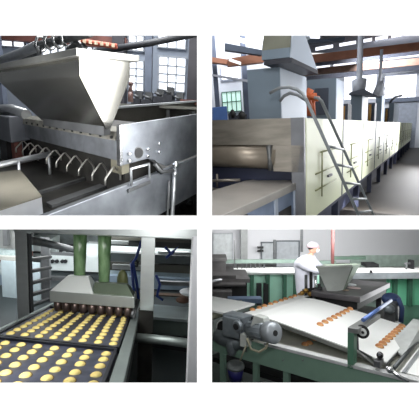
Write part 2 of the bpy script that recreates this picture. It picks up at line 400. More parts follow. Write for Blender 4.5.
# table and machinery row before the wall
z_t = B1.at(160, 101, y=4.0)[2]
tb = thing(B1, 'packing_table', B1.at(150, 110, y=4.0), 'long pale worktable running below the tall windows', 'table')
a, b = B1.at(112, 103, y=3.7), B1.at(197.5, 107, y=3.7)
MB(B1).hexa([(a[0], 3.7, a[2]-.03), (b[0], 3.7, b[2]-.03), (b[0], 4.2, b[2]-.03), (a[0], 4.2, a[2]-.03), (a[0], 3.7, a[2]), (b[0], 3.7, b[2]), (b[0], 4.2, b[2]), (a[0], 4.2, a[2])]).to('tabletop', M('pale_table', (176, 176, 168), metal=.3, rough=.5), tb)
for i in range(4):
    x = a[0]+.05+(b[0]-a[0]-.1)*i/3
    MB(B1).box(x-.02, x+.02, 3.75, 3.79, -1.3, b[2]-.05).to('leg', m_dsteel, tb)
MB(B1).box(a[0]+.2, b[0], 3.85, 4.15, a[2]-.35, a[2]-.08).to('undershelf', m_well, tb)
for i, (x0, x1, y0, lab) in enumerate([(131, 140, 90, 'narrow dark machine behind the table under the narrow window'), (141, 152, 91, 'dark machine behind the table in front of the pillar'), (153, 163, 88, 'dark boxy machine under the left half of the tall window'), (163, 172, 86, 'tallest dark machine under the middle of the tall window'), (173, 182, 92, 'low dark machine under the right end of the tall window')]):
    a = B1.at(x0, y0, y=5.0); b = B1.at(x1, 101, y=5.0)
    k = thing(B1, 'idle_machine', (a[0]/2+b[0]/2, 5.1, b[2]), lab, 'machine', 'dark machines along the window wall')
    MB(B1).box(a[0], b[0], 5.0, 5.4, b[2]-.4, a[2]-.12).to('body', M('machine_dark', (62, 64, 72), rough=.6, namt=.3, nscale=10), k)
    MB(B1).box(a[0]+.05, a[0]+.16, 5.05, 5.2, a[2]-.12, a[2]).tube([(a[0]+.02, 5.05, a[2]-.06), (b[0]-.03, 5.05, a[2]-.10)], .02).to('fittings', m_dsteel, k)
o = MB(B1).box(B1.at(180, 100, y=4.4)[0], B1.at(200, 100, y=4.4)[0], 4.4, 4.6, B1.at(180, 104, y=4.4)[2], B1.at(180, 99, y=4.4)[2]).to('crate', m_rust); tag(o, 'dark red crate on the far table at the right edge', 'crate')
o = MB(B1).tube([B1.at(130.5, 102, y=4.0), B1.at(130.5, 92, y=4.0)], [.035, .03], 12).ball(B1.at(130.8, 84, y=4.0), .03).tube([B1.at(130.5, 92, y=4.0), B1.at(130.8, 85, y=4.0)], [.03, .012], 12).to('bottle', M('brown_bottle', (110, 82, 78), rough=.4)); tag(o, 'brown bottle standing on the table beside the hopper point', 'bottle')
# inner wall of second conveyor behind plate
k = thing(R1, 'rear_trough', (2.2, 2.0, fl1), 'dark metal trough wall behind the end plate', 'trough')
a = R1.at(125, 108, x=2.35); b = R1.at(196, 112, x=2.35)
MB(R1).box(2.35, 2.38, 1.4, 4.2, -.75, -.17).to('panel', M('dark_olive_steel', (88, 86, 80), metal=.3, rough=.5), k)
MB(R1).box(2.30, 2.38, 1.4, 4.2, -.17, -.15).to('edge_strip', m_steel, k)
# clutter on the floor past the rail
for i, (x, y, r, lab) in enumerate([(183, 206, .05, 'dark round scrap part on the floor under the rail'), (190, 203, .04, 'small grey scrap part on the floor right of the dark part')]):
    p = R1.at(x, y, z=fl1+.03); o = MB(R1).ball(p, r, r*1.4, r*.8).to('scrap_part', m_dsteel if i else m_black); tag(o, lab, 'scrap')
area('hall_fill', tuple(R1.W((2.0, 2.2, 2.2))), tuple(R1.W((1.7, 1.4, -.4))), 1.6, 175, (1, .98, .95))  # unseen overhead light added over the hopper
area('side_fill', tuple(ray(203, 90, 1.75)), tuple(ray(203, 90, 1.75)+np.array([-1, .03, 0])), 1.2, 34, (1, 1, 1))  # unseen area light on the partition, whitens the hopper end's reflection
area('left_side_fill', tuple(ray(-33, 120, 1.5)), tuple(R1.W((1.9, .99, -.32))), .45, 9, (1, 1, 1))  # added at left to lift the dark beam face
area('rear_hall_fill', tuple(B1.W((-1.5, 4.3, 2.2))), tuple(B1.W((-1.5, 5.0, -.6))), 2.0, 110, (.95, .98, 1))  # unseen light added for the window wall and machines

# ================================================================ HALL 2: long tunnel oven (upper right)
hall(206, 460, -250, 221)
fl2 = -1.5
struct(MB(R2).box(-12, 7, .9, 37, fl2-.05, fl2).to('floor', M('brown_floor', (46, 40, 33), rough=.55, nscale=.7, namt=.22)))
m_cream = M('cream_enamel', (236, 240, 210), rough=.45, nscale=1.5, namt=.03)
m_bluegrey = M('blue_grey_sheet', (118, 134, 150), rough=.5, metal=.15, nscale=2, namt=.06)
m_litblue = M('lit_blue_sheet', (196, 206, 222), rough=.5, metal=.1, nscale=2, namt=.04)  # lit version of the blue-grey sheet, brightness put into the colour
m_navy = M('navy_leg', (52, 58, 84), rough=.6)
m_brst = M('warm_brushed_steel', (150, 144, 136), metal=.7, rough=.38, nscale=4, namt=.16, stretch=(1, 1, 5))
ov = thing(R2, 'tunnel_oven', (-1.5, 3.2, fl2), 'very long tunnel oven with cream side panels and a steel end, running down the hall', 'oven')
MB(R2).box(-2.6, -1.02, 3.16, 24.0, -.18, .072).to('body_top', m_brst, ov)
MB(R2).box(-2.6, -1.05, 3.30, 24.0, -.95, -.18).to('body', m_navy, ov)
MB(R2).box(-2.6, -1.0, 3.14, 3.165, -.18, .078).to('end_panel', m_brst, ov)
MB(R2).box(-1.30, -1.0, 3.12, 3.17, -.44, -.18).to('end_jamb', m_brst, ov)
MB(R2).box(-1.12, -.998, 3.12, 3.16, -1.0, .08).to('corner_post', M('corner_steel', (120, 122, 128), metal=.6, rough=.45), ov)
MB(R2).tube([(-2.6, 3.22, -.30), (-1.30, 3.22, -.30)], .125, 28).to('roller_cover', M('worn_roller', (160, 150, 138), metal=.6, rough=.38, nscale=3, namt=.18), ov)
MB(R2).box(-2.6, -1.30, 3.30, 3.34, -.45, -.18).to('inner_panel', m_black, ov)
MB(R2).tube([(-1.33, 3.10, -.18), (-1.33, 3.12, -.43)], .025, 10).to('vertical_pipe', m_dsteel, ov)
y = 3.165; step = 1.56
for i in range(13):
    ya, yb = y+i*step, y+(i+1)*step
    pn = MB(R2).box(-1.05, -.995, ya+.022, yb-.022, -.975, .075).to('side_panel', m_cream, ov)
    MB(R2).box(-1.05, -.988, yb-.022, yb+.022, -.975, .07).to('seam_strip', M('seam_grey', (112, 116, 118), rough=.5), ov)
    ym = ya+.78
    hb = MB(R2)
    hb.tube([(-.975, ym-.30, -.78), (-.975, ym-.30, -.28)], .009, 8)
    hb.tube([(-.985, ym-.30, -.28), (-.985, ym+.32, -.28)], .009, 8)
    hb.tube([(-.985, ym-.50, -.50), (-.985, ym+.28, -.50)], .008, 8)
    hb.tube([(-.985, ym-.50, -.68), (-.985, ym+.40, -.68)], .008, 8)
    hb.to('door_latch', M('latch_olive', (150, 152, 112), rough=.5, metal=.3), pn)
    MB(R2).box(-.992, -.97, ym-.02, ym+.14, -.60, -.575).to('grip', m_dsteel, pn)
    for lx in (-1.12, -2.3):
        MB(R2).box(lx, lx+.09, yb-.05, yb+.05, fl2, -.95).to('leg', m_navy, ov)
MB(R2).box(-1.06, -1.0, 3.2, 23.5, -1.02, -.975).to('base_rail', m_navy, ov)
MB(R2).box(-2.5, -1.25, 3.3, 23.5, fl2, -1.02).to('plinth', m_navy, ov)
# infeed conveyor
inf = thing(R2, 'infeed_conveyor', (-1.4, 2.2, fl2), 'steel-topped infeed conveyor rail with blue-grey panels leading into the oven', 'conveyor')
MB(R2).hexa([(-1.64, .9, -.62), (-1.08, .9, -.62), (-1.08, 3.33, -.62), (-1.64, 3.9, -.62), (-1.60, .9, -.55), (-1.08, .9, -.55), (-1.08, 3.33, -.55), (-1.60, 3.10, -.55)]).to('rail_top', M('warm_rail', (178, 174, 170), metal=.6, rough=.4, nscale=3, namt=.12), inf, bevel=.004)
MB(R2).box(-1.16, -1.10, .9, 3.15, -1.4, -.62).to('side_panel', M('blue_panel', (122, 138, 166), rough=.45, metal=.2), inf)
MB(R2).box(-1.105, -1.085, 2.62, 2.68, -1.4, -.62).to('mullion', M('pale_mullion', (176, 186, 202), metal=.3, rough=.4), inf)
MB(R2).box(-1.105, -1.085, 3.10, 3.15, -1.4, -.60).to('mullion', M('pale_mullion', (176, 186, 202), metal=.3, rough=.4), inf)
MB(R2).box(-1.10, -1.092, 2.70, 3.02, -1.3, -.76).to('opening', m_black, inf)
MB(R2).box(-1.10, -1.086, 2.05, 2.12, -.66, -.63).to('bracket', m_black, inf)
MB(R2).box(-2.7, -1.64, 1.6, 3.3, -.72, -.70).to('dark_bed', m_black, inf)
pr = thing(R2, 'cross_pipe', (-2.0, 2.9, -.7), 'thin pale pipe crossing the dark gap under the steel roller', 'pipe')
a, b = R2.at(205, 181, y=2.95), R2.at(240, 180, y=2.95)
MB(R2).tube([a, b], .015, 8).tube([R2.at(217, 174, y=2.95), R2.at(217, 187, y=2.95)], .012, 8).to('pipe', m_brst, pr)
MB(R2).box(a[0], b[0], 2.94, 2.96, a[2]-.09, a[2]-.07).to('lower_bar', m_brst, pr)
# exhaust hood on its box
st = thing(R2, 'exhaust_stack', (-1.58, 3.9, .075), 'large blue-grey exhaust box topped by a flared hood with an olive front', 'exhaust hood')
MB(R2).box(-1.76, -1.40, 3.6, 4.47, .07, .62).to('box', m_bluegrey, st)
MB(R2).box(-1.40, -1.39, 3.61, 4.46, .08, .61).to('lit_side', m_litblue, st)  # side towards the light given a lighter colour than the front
c = R2.at
yf = 3.42
lo = [c(261, 68, y=yf), c(290, 65.5, y=yf), c(316.5, 76.5, x=c(290, 65.5, y=yf)[0])]
x0, x1, zb_ = c(262, 68, y=yf)[0], lo[1][0], .64
yb_ = lo[2][1]
xt0, xt1 = c(262, 40, y=yf)[0], c(294, 34, y=yf+.1)[0]
top = 1.06
MB(R2).hexa([(x0, yf, .67), (x1, yf, .67), (x1, yb_, .67), (x0, yb_, .67), (x0+.005, yf, .76), (x1, yf, .76), (x1, yb_, .70), (x0, yb_, .70)]).to('fascia', m_bluegrey, st)
MB(R2).hexa([(x0+.005, yf+.001, .76), (x1, yf+.001, .76), (x1, yb_, .70), (x0, yb_, .70), (x0+.01, yf+.10, top), (x1+.0, yf+.10, top), (x1-.0, yb_-.6, top), (x0+.01, yb_-.6, top)]).to('hood', M('olive_grey_sheet', (98, 100, 88), rough=.5, metal=.2), st)
MB(R2).hexa([(x1, yf, .66), (x1+.012, yf, .66), (x1+.012, yb_, .66), (x1, yb_, .66), (x1, yf+.10, top), (x1+.012, yf+.10, top), (x1+.012, yb_-.6, top), (x1, yb_-.6, top)]).to('hood_side', m_litblue, st)  # hood flank coloured lighter, as if lit from the right
MB(R2).box(x0+.02, x1+.016, yf, yb_, .62, .665).to('lip', M('hood_lip', (34, 38, 54), rough=.5), st)
MB(R2).tube([(x1-.2, 4.2, 1.0), (x1-.2, 4.2, 2.6)], .16, 16).to('flue', m_litblue, st)
# the further exhaust boxes
def box_px(name, px0, px1, pxs, pyt, yfront, label, top_m=m_bluegrey, side_m=m_litblue):
    """box standing on the oven, front from px0 to px1, side face reaching to pxs"""
    a = R2.at(px0, pyt, y=yfront); b = R2.at(px1, pyt, y=yfront); e = R2.at(pxs, pyt, x=b[0])
    k = thing(R2, name, (a[0]/2+b[0]/2, yfront, .075), label, 'exhaust box', 'exhaust boxes along the oven roof')
    yb = max(yfront+.2, e[1])
    MB(R2).box(a[0], b[0], yfront, yb, .072, a[2]).to('box', top_m, k)
    MB(R2).box(b[0], b[0]+.01, yfront+.01, yb-.01, .08, a[2]-.01).to('lit_side', side_m, k)  # lighter colour imitates light falling on this side
    return k, a, b, yb
k, a, b, yb = box_px('exhaust_box', 307, 336, 343.5, 80, 6.3, 'blue-grey box with a dark recess and a bright side, behind the ladder')
MB(R2).box(-1.81, -1.58, 6.27, 6.301, .2, .66).to('recess', M('recess_dark', (60, 68, 84), rough=.6), k)
k, a, b, yb = box_px('exhaust_box', 351, 362, 368, 95, 9.0, 'second box along the oven roof, wearing a round duct and small hood')
MB(R2).tube([((a[0]+b[0])/2, 9.3, a[2]), ((a[0]+b[0])/2, 9.3, a[2]+.38), ((a[0]+b[0])/2, 9.3, a[2]+.42), ((a[0]+b[0])/2, 9.3, 2.6)], [.15, .17, .07, .06], 16).to('duct', M('duct_grey', (196, 200, 210), metal=.1, rough=.5), k)
MB(R2).hexa([(a[0]-.05, 8.9, a[2]), (b[0]+.35, 8.9, a[2]-.06), (b[0]+.35, 9.6, a[2]-.06), (a[0]-.05, 9.6, a[2]), (a[0], 8.9, a[2]+.06), (b[0]+.05, 8.9, a[2]+.12), (b[0]+.05, 9.6, a[2]+.12), (a[0], 9.6, a[2]+.06)]).to('small_hood', M('small_hood_grey', (88, 94, 108), rough=.5), k)
k, a, b, yb = box_px('exhaust_box', 376, 382, 385, 96, 13.5, 'third box along the oven roof, narrow with a pale side and thin flue')
MB(R2).tube([((a[0]+b[0])/2, 13.6, a[2]), ((a[0]+b[0])/2, 13.6, 2.6)], .05, 12).to('flue', M('duct_grey', (196, 200, 210), metal=.1, rough=.5), k)
MB(R2).tube([((a[0]+b[0])/2, 13.6, a[2]), ((a[0]+b[0])/2, 13.6, a[2]+.5)], [.28, .08], 12).to('cone', M('duct_grey', (196, 200, 210), metal=.1, rough=.5), k)
k, a, b, yb = box_px('exhaust_box', 389, 394, 399, 103, 17.0, 'smallest and farthest box on the oven roof near its end')
MB(R2).tube([(a[0], 17.2, a[2]), (a[0]+.2, 17.1, a[2]+.25), (b[0]+.3, 17.0, a[2]+.3)], .05, 8).to('pipe_bend', m_dsteel, k)
for (x0, x1, py, yy, lab) in ((340, 348, 104, 7.8, 'dark burner unit in the gap after the boxy exhaust with the recess'), (366, 375, 103, 11.2, 'dark burner unit between the second and third exhaust boxes'), (385, 389, 108, 15.4, 'small dark burner unit before the farthest exhaust box')):
    a = R2.at(x0, py, y=yy); b = R2.at(x1, py, y=yy)
    k = thing(R2, 'burner', (a[0], yy, .075), lab, 'burner', 'burners along the oven roof')
    MB(R2).box(a[0], b[0], yy, yy+.4, .072, a[2]).to('housing', M('burner_dark', (84, 92, 110), rough=.6, namt=.3), k)
    MB(R2).tube([((a[0]+b[0])/2, yy-.05, .12), ((a[0]+b[0])/2, yy-.05, a[2]-.05)], .04, 8).to('gas_pipe', M('ochre_pipe', (186, 140, 70), rough=.5), k)
o = MB(R2).tube([R2.at(308, 116, y=5.7), R2.at(309, 105, y=5.7), R2.at(307, 96, y=5.7), R2.at(311, 89, y=5.7)], .06, 10).tube([R2.at(313, 116, y=5.75), R2.at(312, 104, y=5.75), R2.at(314, 93, y=5.75)], .05, 10).tube([R2.at(305, 96, y=5.65), R2.at(319, 99, y=5.65)], .045, 8).to('gas_valve', M('orange_paint', (196, 98, 52), rough=.5)); tag(o, 'orange gas pipes and valve beside the ladder top', 'gas valve')
# ladder
ld = thing(R2, 'ladder', (-.6, 3.9, fl2), 'tall grey tubular ladder with curved hand hooks leaning on the oven', 'ladder')
m_lad = M('ladder_grey', (140, 146, 152), metal=.3, rough=.45)
def mk(px, py, x): return R2.at(px, py, x=x)
La, Lb = mk(306.5, 100, -.985), mk(359, 216, -.60)
Ra, Rb_ = mk(321.5, 101, -.985), mk(374, 216, -.60)
def ext(p, q):
    t = (fl2-q[2])/(q[2]-p[2]); return tuple(q[i]+(q[i]-p[i])*t for i in range(3))
Lf, Rf = ext(La, Lb), ext(Ra, Rb_)
hk = [mk(306.5, 100, -.985), R2.at(303, 94, y=3.36), R2.at(297, 89.5, y=3.36), R2.at(289, 87, y=3.36), R2.at(279, 88, y=3.38), R2.at(270, 93, y=3.42)]
MB(R2).tube([Lf, La]+hk[1:], .016, 10).to('rail', m_lad, ld)
hk2 = [R2.at(304, 99, y=3.42), R2.at(298, 95, y=3.44), R2.at(290, 93, y=3.46), R2.at(284, 96, y=3.48), R2.at(280, 101, y=3.50)]
MB(R2).tube([Rf, Ra, R2.at(318, 98, y=Ra[1]), R2.at(314, 97.5, y=Ra[1])], .016, 10).to('rail', m_lad, ld)
MB(R2).tube([La]+hk2, .017, 10).to('hand_hook', m_lad, ld)
for py in (141, 159, 178, 196, 212, 228):
    t = (py-100)/116.0; MB(R2).tube([lerp(La, Lb, t), lerp(Ra, Rb_, t*.97)], .015, 8).to('rung', m_lad, ld)
# --- surroundings
YW = 24.5
struct(MB(R2).box(-14, 7, YW, YW+.2, fl2, 4.2).to('wall_back', M('pale_wall', (222, 226, 236), rough=.9, namt=.02)))
m_glow = M('bright_skylight', (255, 255, 255), emit=(238, 242, 255), es=1.6, namt=0)
def win2(n, px0, px1, py0, py1, y, cols, rows, m=m_glow): window(R2, n, px0, px1, py0, py1, y, cols, rows, m, M('pale_frame', (190, 195, 208), rough=.6))
window(R2, 11, 384, 417, 74, 99, YW-.02, 4, 1, m_glow, M('pale_frame', (205, 210, 222), rough=.6))  # both far windows drawn larger, so their panes include the glare
window(R2, 12, 344, 377, 72, 100, YW-.02, 3, 1, m_glow, M('pale_frame', (205, 210, 222), rough=.6))
a, b = R2.at(394, 140, y=YW), R2.at(418, 102, y=YW)
struct(MB(R2).box(a[0], b[0], YW-.1, YW-.01, fl2, b[2]).to('door_1', M('door_grey', (168, 176, 192), rough=.6)))
struct(MB(R2).box(R2.at(385, 100, y=YW)[0], 7, YW-.25, YW-.02, b[2]+.05, b[2]+.3).to('trim_2', M('trim_blue_grey', (120, 130, 150))))
# left hall wall: square-on frame
Y2 = 9.5
def c2(px, py, y): return B2.at(px, py, y=y)
a = c2(200, 100, Y2); b = c2(262, 100, Y2)
zt = c2(230, 36, Y2)[2]
struct(MB(B2).box(a[0]-.5, b[0]+.85, Y2, Y2+.15, -2, zt+.6).to('wall_side', M('pale_wall', (222, 226, 236), rough=.9, namt=.02)))
window(B2, 13, 223.5, 240, 91.5, 112, Y2-.02, 4, 2, M('green_daylight', (190, 225, 215), emit=(190, 225, 212), es=.75, namt=.05), M('dark_green_frame', (70, 110, 100)))
window(B2, 14, 222, 240, 66, 80, Y2-.02, 1, 1, m_glow, M('pale_frame', (205, 210, 222), rough=.6))
m_col = M('slate_column', (92, 102, 124), rough=.6)
for px0, px1, lab in ((215, 219.5, 'slate blue steel column at the left edge by the bright wall'), (244, 248.5, 'slate blue steel column right of the green-paned window')):
    a = c2(px0, 100, Y2-.8); b = c2(px1, 100, Y2-.8)
    tag(MB(B2).box(a[0], b[0], Y2-.8, Y2-.6, -2, zt+.2).to('steel_column', m_col), lab, 'column')
m_beam = M('rust_orange_beam', (160, 108, 84), rough=.7, nscale=2, namt=.12)
a, b = c2(211, 62, Y2-1.0), c2(263, 57, Y2-1.0)
def beam2(pts, d, m, name, label, R=B2, cat='beam'):
    k = MB(R).hexa([(*p[:2], p[2]) for p in pts[:2]]+[(pts[1][0], pts[1][1]+d, pts[1][2]), (pts[0][0], pts[0][1]+d, pts[0][2])]+[(*p[:2], p[2]) for p in pts[2:]]+[(pts[3][0], pts[3][1]+d, pts[3][2]), (pts[2][0], pts[2][1]+d, pts[2][2])])
    return tag(k.to(name, m), label, cat)
def bq(l0, l1, r0, r1, y): return [c2(*l1, y), c2(*r1, y), c2(*l0, y), c2(*r0, y)]
def B4q(pxl, tl, bl, pxr, tr, br, y, name, m, label, d=.2, cat='beam'):
    p = [c2(pxl, bl, y), c2(pxr, br, y), c2(pxl, tl, y), c2(pxr, tr, y)]
    k = MB(B2).hexa([p[0], p[1], (p[1][0], p[1][1]+d, p[1][2]), (p[0][0], p[0][1]+d, p[0][2]), p[2], p[3], (p[3][0], p[3][1]+d, p[3][2]), (p[2][0], p[2][1]+d, p[2][2])])
    return tag(k.to(name, m), label, cat)
B4q(205, 56, 61, 232, 60, 65, Y2-1.1, 'crane_beam', m_beam, 'orange rust beam at the left edge above the bright window')
B4q(228, 59, 66, 264, 52, 62, Y2-1.3, 'crane_beam', m_beam, 'short rust orange beam between the window wall and the hood')
B4q(212, 74, 76, 250, 80, 82.5, Y2-1.4, 'wall_pipe', M('pale_pipe2', (176, 178, 190), metal=.3, rough=.5), 'pale pipe along the left wall under the bright window', .05, 'pipe')
B4q(229, 58, 60.5, 241, 62, 64.5, Y2-1.45, 'lamp_tube', M('lamp_white', (250, 250, 255), emit=(255, 255, 255), es=1.1), 'short white tube lamp on the left wall', .06, 'lamp')
# far roof beams and skylight strips (right)
B4q(300, 56, 64, 470, 36, 44, 15.0, 'roof_beam', m_beam, 'upper rust orange roof beam crossing the hall, nearer the camera')
B4q(300, 69.5, 76, 470, 53, 60, 17.0, 'roof_beam', M('pale_rust_beam', (158, 128, 116), rough=.7), 'lower paler rust roof beam crossing the far hall', .2)  # paler and greyer than the nearer rust beam
B4q(300, 64, 67.5, 470, 44, 49.5, 18.5, 'roof_beam', M('slate_beam', (104, 108, 124), rough=.7), 'slate grey roof beam between the two rust beams', .2)
B4q(300, 77, 81, 470, 60, 65, 19.5, 'roof_beam', M('slate_beam', (104, 108, 124), rough=.7), 'lowest slate grey roof beam just above the bright far windows', .2)
m_roof = M('dark_roof_sheet', (132, 136, 148), rough=.8, nscale=2, namt=.1)
# sloping roof high over the hall
struct(MB(B2).hexa([c2(200, 52, 21), c2(520, 52, 21), c2(520, 53, 21.4), c2(200, 53, 21.4), c2(200, -190, 5), c2(520, -190, 5), c2(520, -195, 5.1), c2(200, -195, 5.1)]).to('ceiling', m_roof))
def skyl(n, x0, t0, x1, t1, h, y):
    p = [c2(x0, t0+h, y), c2(x1, t1+h, y), c2(x0, t0, y), c2(x1, t1, y)]
    k = MB(B2).hexa([p[0], p[1], (p[1][0], y+.06, p[1][2]), (p[0][0], y+.06, p[0][2]), p[2], p[3], (p[3][0], y+.06, p[3][2]), (p[2][0], y+.06, p[2][2])])
    struct(k.to('window_%d' % n, m_glow))
n = 20
for x0, x1, off in ((316, 333, 0), (340, 356, 0), (359, 372, 0), (376, 388, 0), (392, 402, -1.0)):
    skyl(n, x0, 45-(x0-330)*.17, x1, 45-(x1-330)*.17, 3.0, 13.5); n += 1
for x0, x1 in ((316, 330), (334, 356), (360, 380), (384, 419)):
    skyl(n, x0, 65.5-(x0-325)*.118, x1, 65.5-(x1-325)*.118, 1.6, 14.6); n += 1
for x0, y0, x1, y1, h in ((236, 36.5, 252, 41, 4), (254, 35.5, 268, 38, 3.5), (300, 34, 320, 35, 3)):
    skyl(n, x0, y0, x1, y1, h, 8.0); n += 1
B4q(225, 43, 50, 262, 50, 55, 7.9, 'roof_truss', M('dark_truss', (66, 76, 92), rough=.7), 'dark slate roof truss above the left wall', .15)
B4q(296, 41, 44, 345, 37, 40, 7.6, 'roof_truss', M('dark_truss', (66, 76, 92), rough=.7), 'dark roof truss just right of the hood top', .15)
# blue cabinet and dark machines behind the oven end
a, b = c2(205, 108, 5.6), c2(227, 108, 5.6)
k = MB(B2).box(a[0]-.1, b[0], 5.6, 6.1, a[2]-.7, a[2]).to('blue_cabinet', M('bright_blue', (62, 104, 172), rough=.5), bevel=.01); tag(k, 'bright blue cabinet behind the oven end at the left edge', 'cabinet')
for x0, x1, py, lab in ((229, 236, 110, 'small slate machine right beside the blue cabinet'), (237, 247, 112, 'black motor mass behind the oven end'), (248.5, 255, 115, 'lowest black motor lump next to the exhaust box')):
    a, b = c2(x0, py, 5.2), c2(x1, py, 5.2)
    k = thing(B2, 'drive_motor', (a[0], 5.3, a[2]-.3), lab, 'motor', 'dark motors behind the oven end')
    MB(B2).box(a[0], b[0], 5.2, 5.5, a[2]-.4, a[2]-.05).to('housing', M('motor_dark', (52, 56, 68), rough=.6, namt=.3), k)
    MB(B2).ball(((a[0]+b[0])/2, 5.25, a[2]-.07), (b[0]-a[0])*.4, .1, .08).to('cap', m_black, k)
area('hall_fill', tuple(ray(430, -110, 3.2)), tuple(R2.W((-1.2, 4.5, -.4))), 1.5, 62, (1, 1, 1))  # added out of view to brighten the oven panels
area('side_fill', tuple(ray(460, 120, 4.6)), tuple(R2.W((-1.3, 4.6, .1))), 1.8, 75, (.97, .98, 1))  # added light from the right for the exhaust box side, no window
area('side_fill', tuple(ray(460, 110, 10)), tuple(R2.W((-1.0, 10.0, 0))), 3.0, 240, (.98, .98, 1), 2)  # same kind of added light for the distant oven panels
area('hall_fill', tuple(ray(400, 40, 15)), tuple(R2.W((-1.0, 22, .6))), 3.0, 700, (.96, .98, 1))  # light added for the far end, no fitting modelled
area('left_hall_fill', tuple(ray(250, -40, 6.5)), tuple(ray(232, 80, 10)), 1.6, 170, (.96, .98, 1))  # unseen, added to brighten the left wall
area('oven_end_fill', tuple(ray(250, -190, 1.0)), tuple(R2.W((-1.8, 3.2, -.2))), .6, 22, (1, .98, .95))  # added above the view for flat light on oven end and infeed

# ================================================================ HALL 3: cake trays under the filling head (lower left)
hall(-40, 203, 223.6, 420)
m_st3 = M('bright_frame_steel', (196, 202, 202), metal=.7, rough=.35, nscale=6, namt=.06, stretch=(1, 1, 4))
m_gst = M('green_grey_steel', (150, 160, 158), metal=.7, rough=.38, nscale=6, namt=.12)
m_tray = M('blue_black_tray', (72, 76, 94), metal=.35, rough=.4, nscale=25, namt=.3)
m_cake = M('yellow_sponge', (212, 198, 128), rough=.8, nscale=30, namt=.08, rgb2=(190, 166, 92), bump=.2)
m_cakeb = M('browned_rim', (104, 84, 44), rough=.8, nscale=30)
struct(MB(B3).box(-4, 3, .5, 6, -1.45, -1.4).to('floor', M('dark_wet_floor', (40, 46, 48), rough=.4, nscale=2, namt=.2)))
ZT = -.437
def tray(y0, y1, x0, x1, label):
    t = thing(R3, 'baking_tray', ((x0+x1)/2, (y0+y1)/2, ZT-.02), label, 'tray')
    MB(R3).box(x0, x1, y0, y1, ZT-.012, ZT).to('base', m_tray, t)
    MB(R3).box(x0, x1, y0, y0+.014, ZT-.02, ZT+.008).box(x0, x1, y1-.014, y1, ZT-.02, ZT+.012).box(x0, x0+.012, y0, y1, ZT-.02, ZT+.010).box(x1-.012, x1, y0, y1, ZT-.02, ZT+.010).to('rim', M('tray_rim', (34, 36, 44), metal=.3, rough=.45), t)
    return t
tray(.62, 1.262, -.86, -.147, 'front dark baking tray with the larger-looking yellow cakes, nearest the viewer')
tray(1.285, 2.09, -.772, -.142, 'rear dark baking tray of yellow cakes running under the filling head')
def cake(p, label, group, first=None):
    if first is None:
        t = thing(B3, 'sponge_cake', R3.to(B3, p), label, 'cake', group)
        q = R3.to(B3, p)
        MB(B3).ball((q[0], q[1], q[2]), .0195, .0165, .0115, 18, 5, top=True).to('crumb', m_cake, t)
        MB(B3).lathe((q[0], q[1], q[2]-.001), (0, 0, 1), [(0, .0215), (.002, .0215), (.003, .0190)], 18).to('edge', m_cakeb, t)
        return t
    o = copy_tree(first, R3.W(p)-R3.W(first_p[0]), label); o['group'] = group; return o
first_p = [(-.189, 1.199, ZT)]
L1 = 'domed yellow sponge cake in the front tray'; G1 = 'cakes in the front tray'
L2 = 'domed yellow sponge cake in the rear tray, towards the filling head'; G2 = 'cakes in the rear tray'
CUTS = CUT; CUT = []
f0 = cake(first_p[0], L1, G1)
for r, y in enumerate((1.199, 1.127, 1.053, .973, .90, .825)):
    for c_ in range(9):
        if r == 0 and c_ == 0: continue
        x = -.189-.0785*c_
        w_ = R3.A@np.array((x, y, ZT)); px = CX+F*w_[0]/w_[1]; py = CY-F*w_[2]/w_[1]
        if px < -7 or py > 388: continue
        cake((x+random.uniform(-.003, .003), y+random.uniform(-.003, .003), ZT), L1, G1, f0)
for r in range(11):
    y = 1.350+.0735*r
    for c_ in range(8):
        x = -.178-.0762*c_
        cake((x+random.uniform(-.002, .002), y+random.uniform(-.002, .002), ZT), L2, G2, f0)
CUT = CUTS
# conveyor rails
cv = thing(R3, 'tray_conveyor', (-.45, 1.5, -1.38), 'steel tray conveyor with a bright right-hand rail carrying the cake trays', 'conveyor')
MB(R3).box(-.135, -.085, .6, 2.9, -.47, -.43).to('right_rail', m_gst, cv, bevel=.003)
MB(R3).box(-.800, -.778, 1.1, 2.9, -.47, -.425).to('left_rail', m_gst, cv, bevel=.003)
MB(R3).box(-.87, -.136, .6, 2.9, -.50, -.462).to('bed', m_black, cv)
MB(R3).box(-.12, -.10, .6, 2.9, -.62, -.47).to('side_skirt', m_well, cv)
for y in (.9, 2.6):
    MB(R3).box(-.125, -.095, y, y+.03, -1.38, -.62).to('leg', m_dsteel, cv)
    MB(R3).box(-.80, -.77, y+.5, y+.53, -1.38, -.47).to('leg', m_dsteel, cv)
# filling head
yh = 1.9
fh = thing(R3, 'filling_head', (-.42, yh+.1, -.43), 'wide steel filling head with a row of dark nozzles over the trays', 'filling head')
xa, za = R3.at(49.5, 292, y=yh)[0], R3.at(49.5, 292, y=yh)[2]
xb = R3.at(134.5, 297, y=yh)[0]
z0h, z1h = R3.at(92, 305, y=yh)[2], R3.at(92, 294, y=yh)[2]
MB(R3).box(xa, xb, yh, yh+.26, z0h, z1h).to('housing', M('head_steel', (190, 196, 192), metal=.6, rough=.4, nscale=5, namt=.06), fh, bevel=.004)
MB(R3).hexa([(xa+.004, yh+.003, z1h), (xa+.31, yh+.003, z1h), (xa+.31, yh+.25, z1h), (xa+.004, yh+.25, z1h), (xa+.10, yh+.12, z1h+.105), (xa+.25, yh+.12, z1h+.105), (xa+.25, yh+.2, z1h+.105), (xa+.10, yh+.2, z1h+.105)]).to('sloped_cover', M('white_cover', (236, 240, 238), metal=.3, rough=.35, namt=.02), fh)
MB(R3).hexa([(xa+.30, yh+.03, z1h), (xb-.01, yh+.03, z1h), (xb-.01, yh+.25, z1h), (xa+.30, yh+.25, z1h), (xa+.30, yh+.10, z1h+.07), (xb-.06, yh+.10, z1h+.07), (xb-.06, yh+.2, z1h+.07), (xa+.30, yh+.2, z1h+.07)]).to('dark_cover', M('olive_cover', (96, 108, 92), metal=.3, rough=.5), fh)
